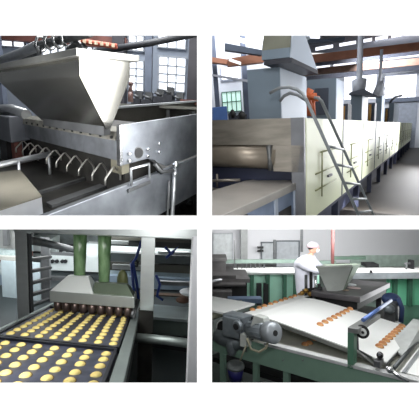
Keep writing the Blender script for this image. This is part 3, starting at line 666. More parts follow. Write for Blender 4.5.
for i in range(9):
    x = xa+.045+(xb-xa-.09)*i/8
    MB(R3).tube([(x, yh+.045, z0h+.005), (x, yh+.045, z0h-.04), (x, yh+.045, z0h-.045), (x, yh+.045, ZT+.02)], [.027, .027, .025, .024], 16).to('nozzle', M('nozzle_brown', (120, 104, 98), metal=.7, rough=.3), fh)
MB(R3).box(xa+.02, xb-.02, yh+.11, yh+.2, z0h-.05, z0h).to('nozzle_bar', m_black, fh)
# green hoses
m_green = M('green_translucent_hose', (128, 158, 118), rough=.15, namt=.3, nscale=18, stretch=(1, 1, .3), rgb2=(62, 92, 58))
for (x, lab) in ((79.5, 'left green translucent hose rising from the filling head'), (104, 'right green translucent hose rising from the filling head')):
    p0, p1 = R3.at(x, 288, y=2.1), R3.at(x+.8, 226, y=2.1)
    rr = 6.2*(2.1/1.0)/300
    o = thing(R3, 'green_hose', p0, lab, 'hose', 'green hoses of the filling head')
    MB(R3).tube([p0, lerp(p0, p1, .1), lerp(p0, p1, .5), p1], [rr*.62, rr*.85, rr*.97, rr*1.05], 18).to('hose', m_green, o)
    MB(R3).tube([lerp(p0, p1, -.02), lerp(p0, p1, .035)], rr*.8, 16).to('clamp', m_rust, o)
# machine frame: portal of square tube
fr = thing(R3, 'machine_frame', (-.45, 1.9, -1.38), 'bright square-tube steel frame standing around the filling head', 'frame')
yp = 1.88
def fx(px, py=260, y=yp): return R3.at(px, py, y=y)[0]
MB(R3).box(fx(15.5), fx(27), yp, yp+.08, -1.38, .16).to('post', m_st3, fr, bevel=.003)
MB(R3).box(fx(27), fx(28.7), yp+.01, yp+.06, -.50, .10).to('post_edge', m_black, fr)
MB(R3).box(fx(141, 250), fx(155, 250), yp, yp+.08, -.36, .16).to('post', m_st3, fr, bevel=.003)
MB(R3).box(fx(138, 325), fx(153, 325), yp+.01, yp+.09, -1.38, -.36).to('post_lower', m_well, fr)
ztb = R3.at(90, 234, y=yp)[2]
MB(R3).box(fx(15), fx(230), yp-.02, yp+.06, ztb-.005, ztb+.10).to('top_beam', m_st3, fr, bevel=.003)
MB(R3).tube([R3.at(27, 240, y=2.0), R3.at(45, 243, y=2.3), R3.at(75, 250, y=2.9)], .03, 8).to('diagonal_tube', m_dsteel, fr)
# right front post
o = MB(R3).box(R3.at(190.5, 300, y=1.2)[0], R3.at(207, 300, y=1.2)[0], 1.2, 1.25, -1.38, R3.at(195, 236, y=1.2)[2]).to('front_post', M('white_steel', (238, 240, 244), metal=.25, rough=.4, namt=.03), bevel=.003)
tag(o, 'bright white steel post at the far right of the tray machine', 'post')
# side shelf, light box and cross tube at right
sh = thing(R3, 'side_table', (.18, 2.2, -1.38), 'low steel side table with a pale front right of the trays', 'table')
a, b = R3.at(151, 313, y=2.3), R3.at(197, 322, y=2.3)
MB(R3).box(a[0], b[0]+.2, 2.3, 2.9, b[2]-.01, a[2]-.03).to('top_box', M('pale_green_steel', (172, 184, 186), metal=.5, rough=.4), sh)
MB(R3).box(a[0], b[0]+.2, 2.33, 2.9, b[2]-.13, b[2]-.01).to('lower_panel', M('grey_green_panel', (98, 110, 106), metal=.3, rough=.5), sh)  # darker green-grey than the top box
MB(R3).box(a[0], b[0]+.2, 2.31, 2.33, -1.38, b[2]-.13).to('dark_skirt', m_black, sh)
o = MB(R3).tube([R3.at(134, 337.5, y=1.75), R3.at(165, 340, y=1.75), R3.at(200, 345, y=1.75)], .026, 14).to('cross_tube', m_gst); tag(o, 'round steel cross tube low between rail and white post', 'tube')
for px, py, lab in ((128, 378, 'pale loose fitting on the dark floor by the rail'), (170, 352, 'small pale fitting below the round cross tube')):
    p = R3.at(px, py, z=-1.0 if py > 370 else -.8)
    o = MB(R3).ball(p, .035, .02, .02).to('loose_fitting', m_gst); tag(o, lab, 'fitting')
# rack with shelves at left, behind the post
rk = thing(R3, 'tray_rack', (-1.0, 2.4, -1.38), 'dark shelf rack with pale sheets behind the left steel post', 'rack')
for i, py in enumerate((260, 272, 284, 296, 307)):
    p = R3.at(27, py, y=2.15); q = R3.at(52, py-3-i*1.2, y=2.75)
    MB(R3).hexa([(p[0]-.02, 2.15, p[2]-.012), (p[0]+.02, 2.15, p[2]-.012), (q[0], 2.75, q[2]-.012), (q[0]-.05, 2.75, q[2]-.012), (p[0]-.02, 2.15, p[2]+.012), (p[0]+.02, 2.15, p[2]+.012), (q[0], 2.75, q[2]+.012), (q[0]-.05, 2.75, q[2]+.012)]).to('shelf_rail', m_black, rk)
p = R3.at(27, 300, y=2.8); q = R3.at(39, 300, y=2.8)
MB(R3).box(p[0]-.3, q[0], 2.85, 2.87, -.62, R3.at(30, 262, y=2.85)[2]).to('pale_sheet', M('pale_blue_sheet', (190, 206, 212), rough=.5, nscale=20, namt=.05), rk)
p = R3.at(42, 300, y=2.85); q = R3.at(50, 300, y=2.85)
MB(R3).box(p[0], q[0], 2.85, 2.9, -.62, .12).to('rack_post', m_dsteel, rk)
# left machinery seen past the post
lm = thing(B3, 'packing_machine', B3.at(6, 320, y=3.2), 'grey-green machine with stacked bands at the far left edge', 'machine')
def strip(y, px0, px1, py0, py1, m, name, parent, d=.06, R=B3):
    a = R.at(px0, py1, y=y); b = R.at(px1, py0, y=y)
    return MB(R).box(a[0], b[0], y, y+d, a[2], b[2]).to(name, m, parent)
m_t1 = M('band_teal_grey', (150, 168, 170), rough=.5, nscale=40, namt=.12, rgb2=(184, 196, 196)); m_t2 = M('band_blue', (128, 144, 160), rough=.5, metal=.2); m_t3 = M('band_grey', (150, 152, 150), rough=.5, metal=.3); m_t4 = M('band_dark', (70, 78, 80), rough=.5)
for py0, py1, m in ((229, 249, m_t3), (249, 257, m_t1), (257, 262, m_rust), (262, 274, m_t1), (274, 288, m_t2), (288, 304, m_t3), (304, 312, m_t2), (312, 322, m_t4)):
    strip(3.2, -12, 17, py0, py1, m, 'band', lm, .3)
strip(3.15, -12, 17, 287, 289, m_t4, 'groove', lm, .04); strip(3.15, -12, 17, 257, 259.5, M('band_pale', (186, 186, 180)), 'groove', lm, .04)
strip(3.12, 3, 6.5, 229, 246, m_dsteel, 'cylinder_guard', lm, .05)
# back of the hall: cluttered light machinery
struct(MB(B3).box(-2.6, 2.2, 5.0, 5.1, -1.5, .9).to('wall_back', M('white_green_wall', (205, 216, 214), rough=.8, nscale=1.5, namt=.08)))
bk = thing(B3, 'cooling_rack', B3.at(60, 320, y=3.6), 'long light machine with dark slots behind the filling head', 'machine')
m_lt = M('light_machine', (206, 214, 214), rough=.5, metal=.2, nscale=3, namt=.08)
strip(4.2, 27, 141, 236, 320, M('mid_machine', (132, 142, 142), rough=.6, nscale=8, namt=.3), 'backing', bk, .2)
strip(3.7, 27, 48, 240, 257, m_lt, 'cabinet', bk, .3)
strip(3.68, 28, 47, 257, 268, m_t4, 'dark_band', bk, .2)
strip(3.62, 33, 46, 252, 253.3, m_black, 'label_bar', bk, .02)
strip(3.5, 49, 141, 259, 270, m_lt, 'rail_plate', bk, .1)
strip(3.55, 49, 141, 270, 276, m_t4, 'dark_slot', bk, .1)  # dark band below the rail plate
for i, px in enumerate((50, 54.5, 60, 63)):
    a = B3.at(px+2, 261.5, y=3.48); MB(B3).lathe(a, (0, 1, 0), [(0, .022), (.02, .022)], 14).to('knob', m_black, bk)
for px in (59, 66, 70):
    strip(3.5, px, px+2.5, 245, 252, m_black, 'clip', bk, .05)
strip(3.9, 49, 75, 247, 258, m_lt, 'upper_plate', bk, .05)
strip(3.4, 46, 75, 278, 281, m_dsteel, 'tube_bar', bk, .05); strip(3.4, 44, 60, 284, 289, m_lt, 'tube_bar', bk, .05)
strip(3.6, 86, 98, 244, 262, m_lt, 'white_panel', bk, .1); strip(3.6, 88, 97, 272, 284, M('white_cloth', (232, 234, 240)), 'white_panel', bk, .1)
rb = thing(B3, 'rail_bank', B3.at(150, 320, y=3.0), 'bank of dark and bright horizontal rails behind the right-hand post', 'rails')
for py0, py1, m, y in ((234, 239.5, M('rail_brown', (84, 84, 78), metal=.4, rough=.4), 2.9), (239.5, 245.5, M('rail_dark', (44, 48, 48), rough=.5), 2.92), (246, 256, m_lt, 3.3), (257, 261, m_t4, 2.9), (261, 266, m_lt, 3.2), (266.5, 270, M('rail_brown', (84, 84, 78), metal=.4, rough=.4), 2.9), (270, 280, M('pale_slate', (134, 148, 154), rough=.5), 3.3), (280, 287, m_t2, 3.25), (287, 297, M('lower_slate', (92, 106, 114), rough=.5), 3.3), (297, 303, M('dark_brown_bed', (84, 66, 54), rough=.6, namt=.3), 3.1), (303, 312, M('rail_dark', (44, 48, 48), rough=.5), 3.0)):
    strip(y, 108, 205, py0, py1, m, 'rail', rb, .06)
strip(3.45, 100, 141, 247, 249.5, m_st3, 'bright_rail', rb, .03); strip(2.95, 158, 200, 253, 255, m_st3, 'bright_rail', rb, .03); strip(2.95, 158, 200, 262.5, 264, m_dsteel, 'dark_rail', rb, .03); strip(2.95, 158, 200, 283, 285, m_dsteel, 'dark_rail', rb, .03); strip(3.25, 50, 73, 253.5, 255, m_dsteel, 'dark_rail', rb, .03)
strip(2.85, 112, 140, 266, 269, m_st3, 'bright_rail', rb, .04); strip(2.84, 110, 128, 241.5, 244, m_st3, 'bright_rail', rb, .03)
o = MB(B3).ball(B3.at(190, 292, y=2.7), .10, .06, .035).to('rag', M('white_cloth', (232, 234, 240))); tag(o, 'white rag lying on the rails at the right edge', 'rag')
o = MB(B3).ball(B3.at(183, 300, y=2.7), .07, .05, .028).to('brown_lump', M('brown_dough', (84, 58, 44), rough=.8)); tag(o, 'brown lump below the white rag', 'scrap')
m_blue = M('blue_air_hose', (40, 60, 130), rough=.4)
for pts, lab in (([(142, 240), (136, 258), (133, 262), (137, 285), (139, 305)], 'blue air hose looping down the left side of the post'), ([(165, 247), (172, 254), (178, 247), (171, 253), (166, 258)], 'blue cable crossing above the rails right of the post'), ([(156, 275), (160, 284), (157, 296), (163, 300)], 'blue hose bundle low on the right side of the post'), ([(131, 263), (134, 290), (131, 306)], 'thin blue hose beside the looping one')):
    o = MB(B3).tube([B3.at(x, y, y=2.55) for x, y in pts], .013, 8).to('air_hose', m_blue); tag(o, lab, 'hose')
o = MB(B3).tube([B3.at(x, y, y=2.6) for x, y in ((131, 262), (134, 259), (138, 262), (137, 266), (133, 266), (131, 262))], .012, 8, cap=False).to('hose_coil', m_black); tag(o, 'small black hose coil left of the right-hand post', 'hose')
o = MB(R3).ball(R3.at(122.5, 281, y=2.25), .045, .05, .09).to('olive_funnel', M('olive_funnel', (104, 110, 70), rough=.5)); tag(o, 'olive funnel at the right end of the filling head', 'funnel')
o = MB(R3).tube([R3.at(137, 300, y=2.05), R3.at(132, 316, y=1.9)], .012, 8).tube([R3.at(139, 300, y=2.05), R3.at(133.5, 318, y=1.9)], .008, 8).to('guide_strut', m_dsteel); tag(o, 'slim strut from the filling head down to the right rail', 'strut')
def pl(px, py, y): return tuple(B3.W(B3.at(px, py, y=y)))
area('ceiling_fill', pl(90, 226.5, 1.55), pl(90, 330, 1.55), 1.0, 10, (1, 1, .97), .9)  # unseen overhead light added for the trays
area('ceiling_fill', pl(80, 226.5, 3.1), pl(80, 330, 3.1), 2.2, 62, (.97, 1, 1), 1.0)  # second added light, brightens the machinery at the back
area('left_tray_fill', tuple(ray(-30, 300, 1.0)), tuple(R3.W((-.4, 1.5, -.4))), .5, 5, (1, 1, 1))  # light added from the left, no doorway built
area('front_fill', pl(120, 227, .85), pl(80, 350, 1.2), .4, 2.2, (1, 1, 1), .3)  # small light added near the front, out of view

# ================================================================ HALL 4: white belt with rows of small cakes and a worker (lower right)
hall(206, 460, 223.6, 420)
fl4 = -1.38
struct(MB(R4).box(-9, 6, .3, 12, fl4-.05, fl4).to('floor', M('dark_green_floor', (58, 84, 72), rough=.35, nscale=1.5, namt=.2)))
m_belt = M('white_belt', (236, 238, 236), rough=.55, nscale=4, namt=.015)
m_grn = M('sage_green_paint', (132, 164, 146), rough=.5, nscale=4, namt=.08)
m_dgrn = M('deep_green_paint', (60, 104, 84), rough=.5)
m_ms = M('motor_grey', (140, 148, 154), metal=.45, rough=.4, nscale=12, namt=.15)
m_panst = M('pan_steel', (205, 205, 194), metal=.25, rough=.5, nscale=3, namt=.15)
m_bun = M('baked_brown', (204, 148, 98), rough=.6, nscale=14, namt=.3, rgb2=(150, 92, 52))
N4, F4 = 1.97, 2.72
prof = [(-1.375, -.672), (-1.344, -.664), (-1.25, -.662), (-1.171, -.669), (-.95, -.704), (-.721, -.743), (-.56, -.772), (-.50, -.782)]
cv = thing(R4, 'incline_conveyor', (-.95, 2.3, fl4), 'wide white belt sloping down to the right, carrying two rows of cakes', 'conveyor')
MB(R4).sheet([[(x, N4, z) for x, z in prof], [(x, F4, z) for x, z in prof]], .012).to('belt', m_belt, cv)
MB(R4).sheet([[(x, N4-.012, z-.006) for x, z in prof], [(x, N4, z-.006) for x, z in prof]], .022).to('belt_edge', M('belt_edge_grey', (120, 122, 118), metal=.4, rough=.5), cv)
MB(R4).lathe((-.505, N4-.01, -.795), (0, 1, 0), [(0, .013), ((F4-N4+.02)*1.6, .013)], 14).to('end_roller', m_dsteel, cv)
fr = thing(R4, 'bed_frame', (-.7, 1.9, fl4), 'long sage green bed frame with a white top rail along the front of the belt', 'frame')
MB(R4).box(-1.30, .45, 1.862, 1.872, -.955, -.815).to('green_rail', m_grn, fr)
MB(R4).box(-1.18, .45, 1.85, 1.90, -.815, -.795).to('top_rail', M('white_rail', (222, 224, 224), rough=.45, metal=.2), fr, bevel=.002)
MB(R4).box(-1.62, -1.28, 1.88, 1.90, -.965, -.86).to('left_rail', m_grn, fr)
MB(R4).box(-1.40, .3, 1.90, 2.85, -.835, -.825).to('pan', m_panst, fr)
for x in (-1.555, -1.28, -1.06, -.25):
    MB(R4).box(x, x+.035, 1.88, 1.91, fl4, -.95).to('leg', m_grn, fr)
for x in (-1.5, -.25): MB(R4).box(x, x+.035, 2.8, 2.83, fl4, -.83).to('leg', m_dgrn, fr)
MB(R4).box(-1.75, .3, 2.0, 2.75, -1.12, -1.08).to('lower_shelf', m_black, fr)
for px in (283, 303):
    p = R4.at(px, 357, y=1.86); MB(R4).lathe((p[0], 1.856, p[2]-.02), (0, 1, 0), [(0, .008), (.012, .008)], 8).to('bolt', m_chrome, fr)
# infeed belt going back from the roller at left
ib = thing(R4, 'infeed_conveyor', (-1.6, 2.4, fl4), 'narrow white infeed belt with rounded end at the left, carrying the back row of cakes', 'conveyor')
p = R4.at(223, 329, y=1.98)
rc = .072; xr, zr = p[0], p[2]
arc = [(xr+rc*math.cos(a), zr+rc*math.sin(a)) for a in [math.pi*1.45-math.pi*.95*k/12 for k in range(13)]]
pf = arc+[(-1.5, -.70), (-1.40, -.69)]
pf[-3] = (xr+.02, zr+rc)
MB(R4).sheet([[(x, 1.99, z) for x, z in pf], [(x, 3.25, z) for x, z in pf]], .010).to('belt', m_belt, ib)
MB(R4).lathe((xr, 1.975, zr), (0, 1, 0), [(0, rc*1.6*.82), (1.9, rc*1.6*.82)], 24).to('roller', m_black, ib)
MB(R4).box(xr, -1.42, 1.99, 3.2, -.86, -.74).to('side_frame', m_black, ib)
MB(R4).box(-2.3, xr-.02, 2.02, 2.42, -.72, -.705).to('left_belt', m_belt, ib)
MB(R4).tube([(-1.83, 1.99, -.765), (-1.83, 2.4, -.765)], .085, 18).to('rounded_guard', M('cream_guard', (206, 206, 186), rough=.5), ib)
# cakes
CUTS = CUT; CUT = []
def bun(p, lab, grp, first=None):
    if first is None:
        t = thing(R4, 'small_cake', p, lab, 'cake', grp)
        MB(S4x).ball(R4.to(S4x, p), .040, .031, .032, 14, 6, top=True).to('crumb', m_bun, t)
        MB(S4x).lathe(R4.to(S4x, (p[0], p[1], p[2]+.0)), (0, 0, 1), [(0, .030), (.010, .036), (.012, .032)], 14).to('rim', M('golden_rim', (222, 176, 116), rough=.6), t)
        return t
    c = copy_tree(first, R4.W(p)-R4.W(b0p), lab); c['group'] = grp; return c
b0p = (-.95, 2.16, -.7035)
LA = 'small brown cake in the middle row lying across the white belt'
LB = 'small brown cake in the row at the lower right end of the white belt'
LC = 'small brown cake in the back row on the narrow infeed belt'
f1 = bun(b0p, LA, 'middle row of cakes')
for i in range(1, 8): bun((-.95, 2.16+.0775*i, -.7035), LA, 'middle row of cakes', f1)
for i in range(9): bun((-.585, 2.15+.066*i, -.7665), LB, 'right end row of cakes', f1)
for i in range(12): bun((-1.50+(i % 2)*.006, 2.20+.083*i, -.700), LC, 'back row of cakes', f1)
for (px, py, lab) in ((305, 345, 'fallen brown cake on the steel pan, left one of the fallen cakes'), (309.5, 343.5, 'fallen brown cake on the steel pan, middle one of the fallen cakes'), (315, 340, 'fallen brown cake on the steel pan, right one of the fallen cakes')):
    p = R4.at(px, py, z=-.825); bun(p, lab, 'fallen cakes on the pan', f1)
CUT = CUTS
# gear motors
def Q(px, py, y): return R4.at(px, py, y=y)
g = thing(R4, 'gearbox_motor', Q(232, 352, 1.85), 'big grey gearbox with a downward motor at the left roller', 'gear motor')
a, b = Q(222, 336, 1.84), Q(243, 317.5, 1.84)
MB(R4).box(a[0], b[0], 1.84, 1.95, a[2], b[2]).to('gearbox', m_ms, g, bevel=.015)
MB(R4).box(a[0]+.02, b[0]-.02, 1.82, 1.85, a[2]+.015, b[2]-.015).to('cover', m_ms, g, bevel=.008)
c = Q(238, 326, 1.82)
MB(R4).lathe((c[0], 1.80, c[2]), (0, 1, 0), [(0, .05), (.012, .062), (.05, .062)], 22).to('flange', m_ms, g)
MB(R4).lathe((c[0], 1.793, c[2]), (0, 1, 0), [(0, .034), (.02, .034)], 18).to('shaft_hole', m_black, g)
MB(R4).lathe(Q(223, 338, 1.90), (1, 0, -.08), [(-.1, .07), (0, .085), (.22, .085), (.24, .06), (.34, .06)], 22).to('motor_body', M('dark_motor_grey', (108, 116, 120), metal=.4, rough=.45), g)
MB(R4).lathe(Q(232, 354, 1.88), (0, 0, 1), [(0, .05), (.05, .062), (.13, .07), (.18, .05)], 18).to('lower_motor', m_ms, g)
MB(R4).box(Q(240, 345, 1.8)[0], Q(246, 345, 1.8)[0], 1.80, 1.86, Q(240, 346, 1.8)[2], Q(240, 334, 1.8)[2]).to('junction_box', M('pale_box', (196, 200, 196), rough=.5), g)
mt = thing(R4, 'electric_motor', Q(262, 345, 1.80), 'grey finned electric motor lying on its side with round fan cover', 'motor')
m0, m1 = Q(250, 328.5, 1.88), Q(274.5, 333, 1.76)
w0, w1 = R4.W(m0), R4.W(m1); ax = (w1-w0); Lm = ax.length; axn = ax.normalized()
def mcyl(prof, n=24):
    b_ = MB(WORLD); A_ = w0-Vector(EYE)
    b_.lathe(tuple(A_), tuple(axn), prof, n); return b_
mcyl([(0, .065), (.03, .092), (Lm*.72, .096)]).to('housing', m_ms, mt)
mcyl([(Lm*.74, .090), (Lm*.76, .104), (Lm*.98, .104), (Lm*1.02, .088), (Lm*1.03, .035)]).to('fan_cover', M('fan_cover_grey', (176, 182, 188), metal=.5, rough=.35), mt)
mcyl([(Lm*1.03, .028), (Lm*1.04, .028)]).to('vent_disc', m_black, mt)
for k in range(14):
    an = 2*math.pi*k/14; u_ = axn.cross(Vector((0, 0, 1))).normalized(); q_ = axn.cross(u_)
    d_ = u_*math.cos(an)+q_*math.sin(an)
    MB(WORLD).tube([w0+axn*.04+d_*.096, w0+axn*(Lm*.72)+d_*.099], .004, 5, room_pts=False).to('fin', m_ms, mt)
a, b = Q(253, 323, 1.83), Q(267, 317, 1.80)
MB(R4).hexa([(a[0], 1.80, a[2]-.02), (b[0], 1.78, a[2]-.02), (b[0], 1.86, a[2]-.02), (a[0], 1.88, a[2]-.02), (a[0]+.02, 1.81, b[2]-.01), (b[0]-.02, 1.79, b[2]-.01), (b[0]-.02, 1.85, b[2]-.01), (a[0]+.02, 1.87, b[2]-.01)]).to('terminal_box', M('pale_box', (196, 200, 196), rough=.5), mt, bevel=.006)
MB(R4).box(Q(246, 330, 1.9)[0], Q(251, 330, 1.9)[0], 1.86, 1.96, Q(246, 340, 1.9)[2], Q(246, 322, 1.9)[2]).to('gear_head', m_dsteel, mt, bevel=.01)
MB(R4).box(Q(246, 316, 1.95)[0], Q(266, 316, 1.95)[0], 1.93, 1.97, Q(246, 320, 1.95)[2], Q(246, 315, 1.95)[2]).to('mount_bracket', m_black, mt)
cb = MB(R4).tube([Q(247, 338, 1.79), Q(251, 349, 1.77), Q(259, 352, 1.77), Q(266, 348, 1.77), Q(268, 342, 1.78)], .012, 8).to('motor_cable', M('beige_cable', (190, 184, 158), rough=.5)); tag(cb, 'beige cable looping under the electric motor', 'cable')
cb = MB(R4).tube([Q(246, 346, 1.79), Q(243, 353, 1.79), Q(240, 361, 1.79)], .009, 8).to('motor_cable', M('beige_cable', (190, 184, 158), rough=.5)); tag(cb, 'thin pale cable dropping beside the gearbox towards the bucket', 'cable')
bk4 = thing(R4, 'bucket', Q(235, 378, 1.88), 'navy blue bucket with a grey lid under the gearbox', 'bucket')
pb, pt_ = Q(235.5, 380, 1.88), Q(235.5, 367, 1.88)
hgt = (pt_[2]-pb[2])*1.6
MB(R4).lathe(pb, (0, 0, 1), [(0, .072), (hgt, .098)], 24).to('pail', M('navy_plastic', (46, 46, 116), rough=.4), bk4)
MB(R4).lathe((pt_[0], pt_[1], pt_[2]), (0, 0, 1), [(0, .104), (.03, .104), (.045, .07)], 24).to('lid', M('grey_lid', (128, 134, 134), rough=.45), bk4)
# bracket post, knob and blue rod in front of the belt
bp = thing(R4, 'guide_bracket', Q(351, 363, 1.86), 'green post with a steel cross arm reaching over the belt', 'bracket')
a, b = Q(348, 363, 1.86), Q(354.5, 333, 1.86)
MB(R4).box(a[0], b[0], 1.85, 1.90, -.82, b[2]).to('post', M('green_post', (92, 136, 112), rough=.5), bp, bevel=.002)
MB(R4).hexa([(a[0], 1.85, b[2]), (b[0]+.02, 1.85, b[2]), (b[0]+.02, 2.25, b[2]), (a[0], 2.25, b[2]), (a[0], 1.85, b[2]+.028), (b[0]+.02, 1.85, b[2]+.028), (b[0]+.02, 2.25, b[2]+.028), (a[0], 2.25, b[2]+.028)]).to('cross_arm', M('arm_steel', (150, 152, 150), metal=.6, rough=.4), bp, bevel=.002)
MB(R4).tube([Q(357, 333, 1.93), Q(358, 350, 1.93), Q(372, 358, 1.93)], .012, 8).to('strut', m_dsteel, bp)
MB(R4).tube([Q(356, 350, 1.92), Q(364, 356, 1.92), Q(374, 364, 1.90)], .010, 8).to('strut', M('arm_steel', (150, 152, 150), metal=.6, rough=.4), bp)
kn = thing(R4, 'adjusting_knob', Q(362, 334, 1.9), 'black and white round adjusting knob beside the green post', 'knob')
p = Q(362, 331.5, 1.92)
MB(R4).lathe(p, (.5, -1, .1), [(-.02, .058), (.02, .058)], 22).to('wheel', m_black, kn)
MB(R4).lathe(p, (.5, -1, .1), [(-.02, .034), (.028, .034)], 18).to('white_face', M('white_dial', (230, 232, 230)), kn)
MB(R4).lathe(p, (.5, -1, .1), [(-.02, .012), (.045, .012)], 12).to('hub', m_black, kn)
br = MB(R4).tube([Q(363, 320, 1.95), R4.at(391, 300.5, y=2.75)], .018, 14).to('blue_rod', M('blue_anodised', (96, 122, 180), metal=.4, rough=.3)); tag(br, 'shiny blue rod slanting across above the belt', 'rod')
bj = thing(R4, 'bearing_block', Q(378, 360, 1.88), 'dark bearing block with a round cap at the lower end of the belt', 'bearing')
a, b = Q(374.5, 366, 1.87), Q(381, 361, 1.87)
MB(R4).box(a[0], b[0], 1.855, 1.92, a[2], b[2]).to('block', m_dsteel, bj, bevel=.004)
MB(R4).lathe(Q(380, 355, 1.90), (.2, -1, .2), [(-.02, .026), (.03, .026), (.035, .016)], 16).to('cap', m_black, bj)
MB(R4).lathe(Q(379.5, 354, 1.86), (.2, -1, .2), [(0, .013), (.02, .013)], 10).to('pin', m_chrome, bj)
# discharge belt and its guide sheet
ds = thing(R4, 'discharge_conveyor', (-.1, 2.3, fl4), 'white discharge belt at the lower right corner after the transfer shaft', 'conveyor')
MB(R4).box(-.43, .55, 1.94, 2.66, -.825, -.805).to('belt', m_belt, ds)
MB(R4).lathe((-.455, 1.93, -.79), (0, 1, 0), [(0, .016), (1.28, .016)], 12).to('transfer_shaft', M('shaft_grey', (98, 102, 104), metal=.6, rough=.35), ds)
MB(R4).box(-.42, -.40, 1.93, 2.70, -.82, -.80).to('scraper', m_steel, ds)
a = Q(386, 367, 1.86)
MB(R4).tube([Q(386, 367, 1.85), Q(400, 377, 1.85), Q(409, 381, 1.85)], .016, 8).ball(Q(390, 370, 1.84), .028).to('end_fittings', m_chrome, ds)
gs = MB(R4).prism([R4.at(389, 346, z=-.80), R4.at(403, 357.5, z=-.80), R4.at(424, 338, z=-.80), R4.at(424, 322, z=-.70), R4.at(413, 320, z=-.70)], (0, .004, .008)).to('guide_sheet', M('pale_sheet4', (214, 218, 216), rough=.45, metal=.2)); tag(gs, 'tilted pale guide sheet standing on the discharge belt', 'guide sheet')
# steel table with hopper
T = -.62
tb = thing(R4, 'steel_table', (-1.35, 3.6, fl4), 'heavy stainless table with an angled hopper on it beyond the belt', 'table')
c1 = R4.at(360, 297, z=T); cL = R4.at(312, 290.5, z=T); cR = R4.at(392, 283, z=T)
x1_, y0_, x0_, y1_ = c1[0], c1[1], cL[0], cR[1]
MB(R4).box(x0_, x1_, y0_, y1_, T-.05, T).to('tabletop', M('mid_steel', (112, 109, 112), metal=.6, rough=.4, nscale=4, namt=.12), tb, bevel=.004)
MB(R4).box(x0_+.03, x1_-.03, y0_+.03, y1_-.03, T-.12, T-.05).to('underframe', m_black, tb)
for xx in (x0_+.05, x1_-.10):
    for yy in (y0_+.05, y1_-.10): MB(R4).box(xx, xx+.05, yy, yy+.05, fl4, T-.05).to('leg', m_dsteel, tb)
MB(R4).box(x0_-.1, x1_+.1, y0_+.1, y1_, -.95, -.90).to('lower_shelf', m_well, tb)
hp = thing(R4, 'feed_hopper', R4.at(338, 285, z=T), 'V-shaped stainless feed hopper open towards the worker', 'hopper')
yh4 = B4.I@(R4.A@np.array(R4.at(332, 290, z=T)))
yd = yh4[1]
def b4(px, py, dy=0.0): return B4.at(px, py, y=yd+dy)
MB(B4).hexa([b4(316, 268), b4(352, 267), b4(355, 266, .02), b4(316, 267, .02), b4(316, 268), b4(352, 267), b4(355, 266, .02), b4(316, 267, .02)]) 
m_hs = M('pale_hopper_steel', (196, 200, 196), metal=.5, rough=.42, nscale=4, namt=.06)
MB(B4).prism([b4(317, 267.5, .15), b4(352, 266.5, .15), b4(343, 290, -.05), b4(328, 292.5, -.05)], (0, .012, 0)).to('front_wall', m_hs, hp)
MB(B4).prism([b4(352, 266.5, .15), b4(360, 263.5, .55), b4(348, 284, .35), b4(343, 290, -.05)], (.012, 0, 0)).to('side_wall', M('green_tint_steel', (140, 152, 138), metal=.5, rough=.45), hp)
MB(B4).prism([b4(317, 267.5, .15), b4(325, 264.5, .55), b4(358.5, 263.5, .55), b4(346, 284, .35), b4(333, 289, .3)], (0, .012, 0)).to('rear_wall', M('green_tint_steel', (140, 152, 138), metal=.5, rough=.45), hp)
MB(B4).tube([b4(316, 267, .14), b4(352, 266, .14)], .018, 8).to('rim', M('rim_pale', (216, 218, 214), metal=.4, rough=.4), hp)
for (px, py, lab, m, r) in ((349, 284.5, 'crumpled white cloth on the steel table by the hopper', M('white_cloth', (232, 234, 240)), .07), (354, 288, 'pinkish scrap sheet lying flat on the steel table', M('pink_scrap', (208, 186, 186)), .06), (345, 290, 'small tan piece near the hopper foot', M('tan_piece', (180, 160, 140)), .035)):
    p = R4.at(px, py, z=T+.004); tag(MB(R4).ball(p, r*1.6, r, r*.3).to('cloth' if 'cloth' in lab else 'scrap', m), lab, 'cloth' if 'cloth' in lab else 'scrap')
# filler unit between belts (small dark rig with gold fittings)
fu = thing(R4, 'filler_rig', R4.at(313, 298, y=2.95), 'small dark rig with chrome and gold fittings at the back end of the belt', 'machine')
for px, py0, py1, m, r in ((306, 275, 296, m_dsteel, .022), (311, 272, 298, m_black, .022), (315.5, 276, 298, m_chrome, .018), (319, 284, 298, m_black, .026)):
    MB(R4).tube([R4.at(px, py0, y=2.95), R4.at(px, py1, y=2.95)], r, 10).to('rod', m, fu)
MB(R4).tube([R4.at(303, 291, y=2.93), R4.at(322, 288.5, y=2.93)], .03, 10).to('cross_bar', m_black, fu)
for px, py in ((302, 293), (306, 290.5), (310, 294)):
    MB(R4).ball(R4.at(px, py, y=2.9), .035).to('gold_fitting', M('brass', (190, 150, 80), metal=.7, rough=.35), fu)
# blue machine at right of the table
bm_ = thing(R4, 'blue_machine', R4.at(393, 318, y=3.2), 'small blue machine with grey parts beyond the right end of the belt', 'machine')
MB(R4).ball(R4.at(391, 299, y=3.2), .12, .12, .09).to('blue_cover', M('blue_cloth', (62, 80, 124), rough=.7), bm_)
MB(R4).tube([R4.at(398, 298, y=3.1), R4.at(402, 308, y=3.1), R4.at(401, 322, y=3.1)], .032, 10).to('blue_hose', M('blue_cloth', (62, 80, 124), rough=.7), bm_)
MB(R4).box(R4.at(384, 320, y=3.0)[0], R4.at(395, 320, y=3.0)[0], 3.0, 3.2, fl4, R4.at(384, 303, y=3.0)[2]).to('body', m_dsteel, bm_)
MB(R4).ball(R4.at(389, 309, y=2.98), .07).to('valve_body', m_ms, bm_)
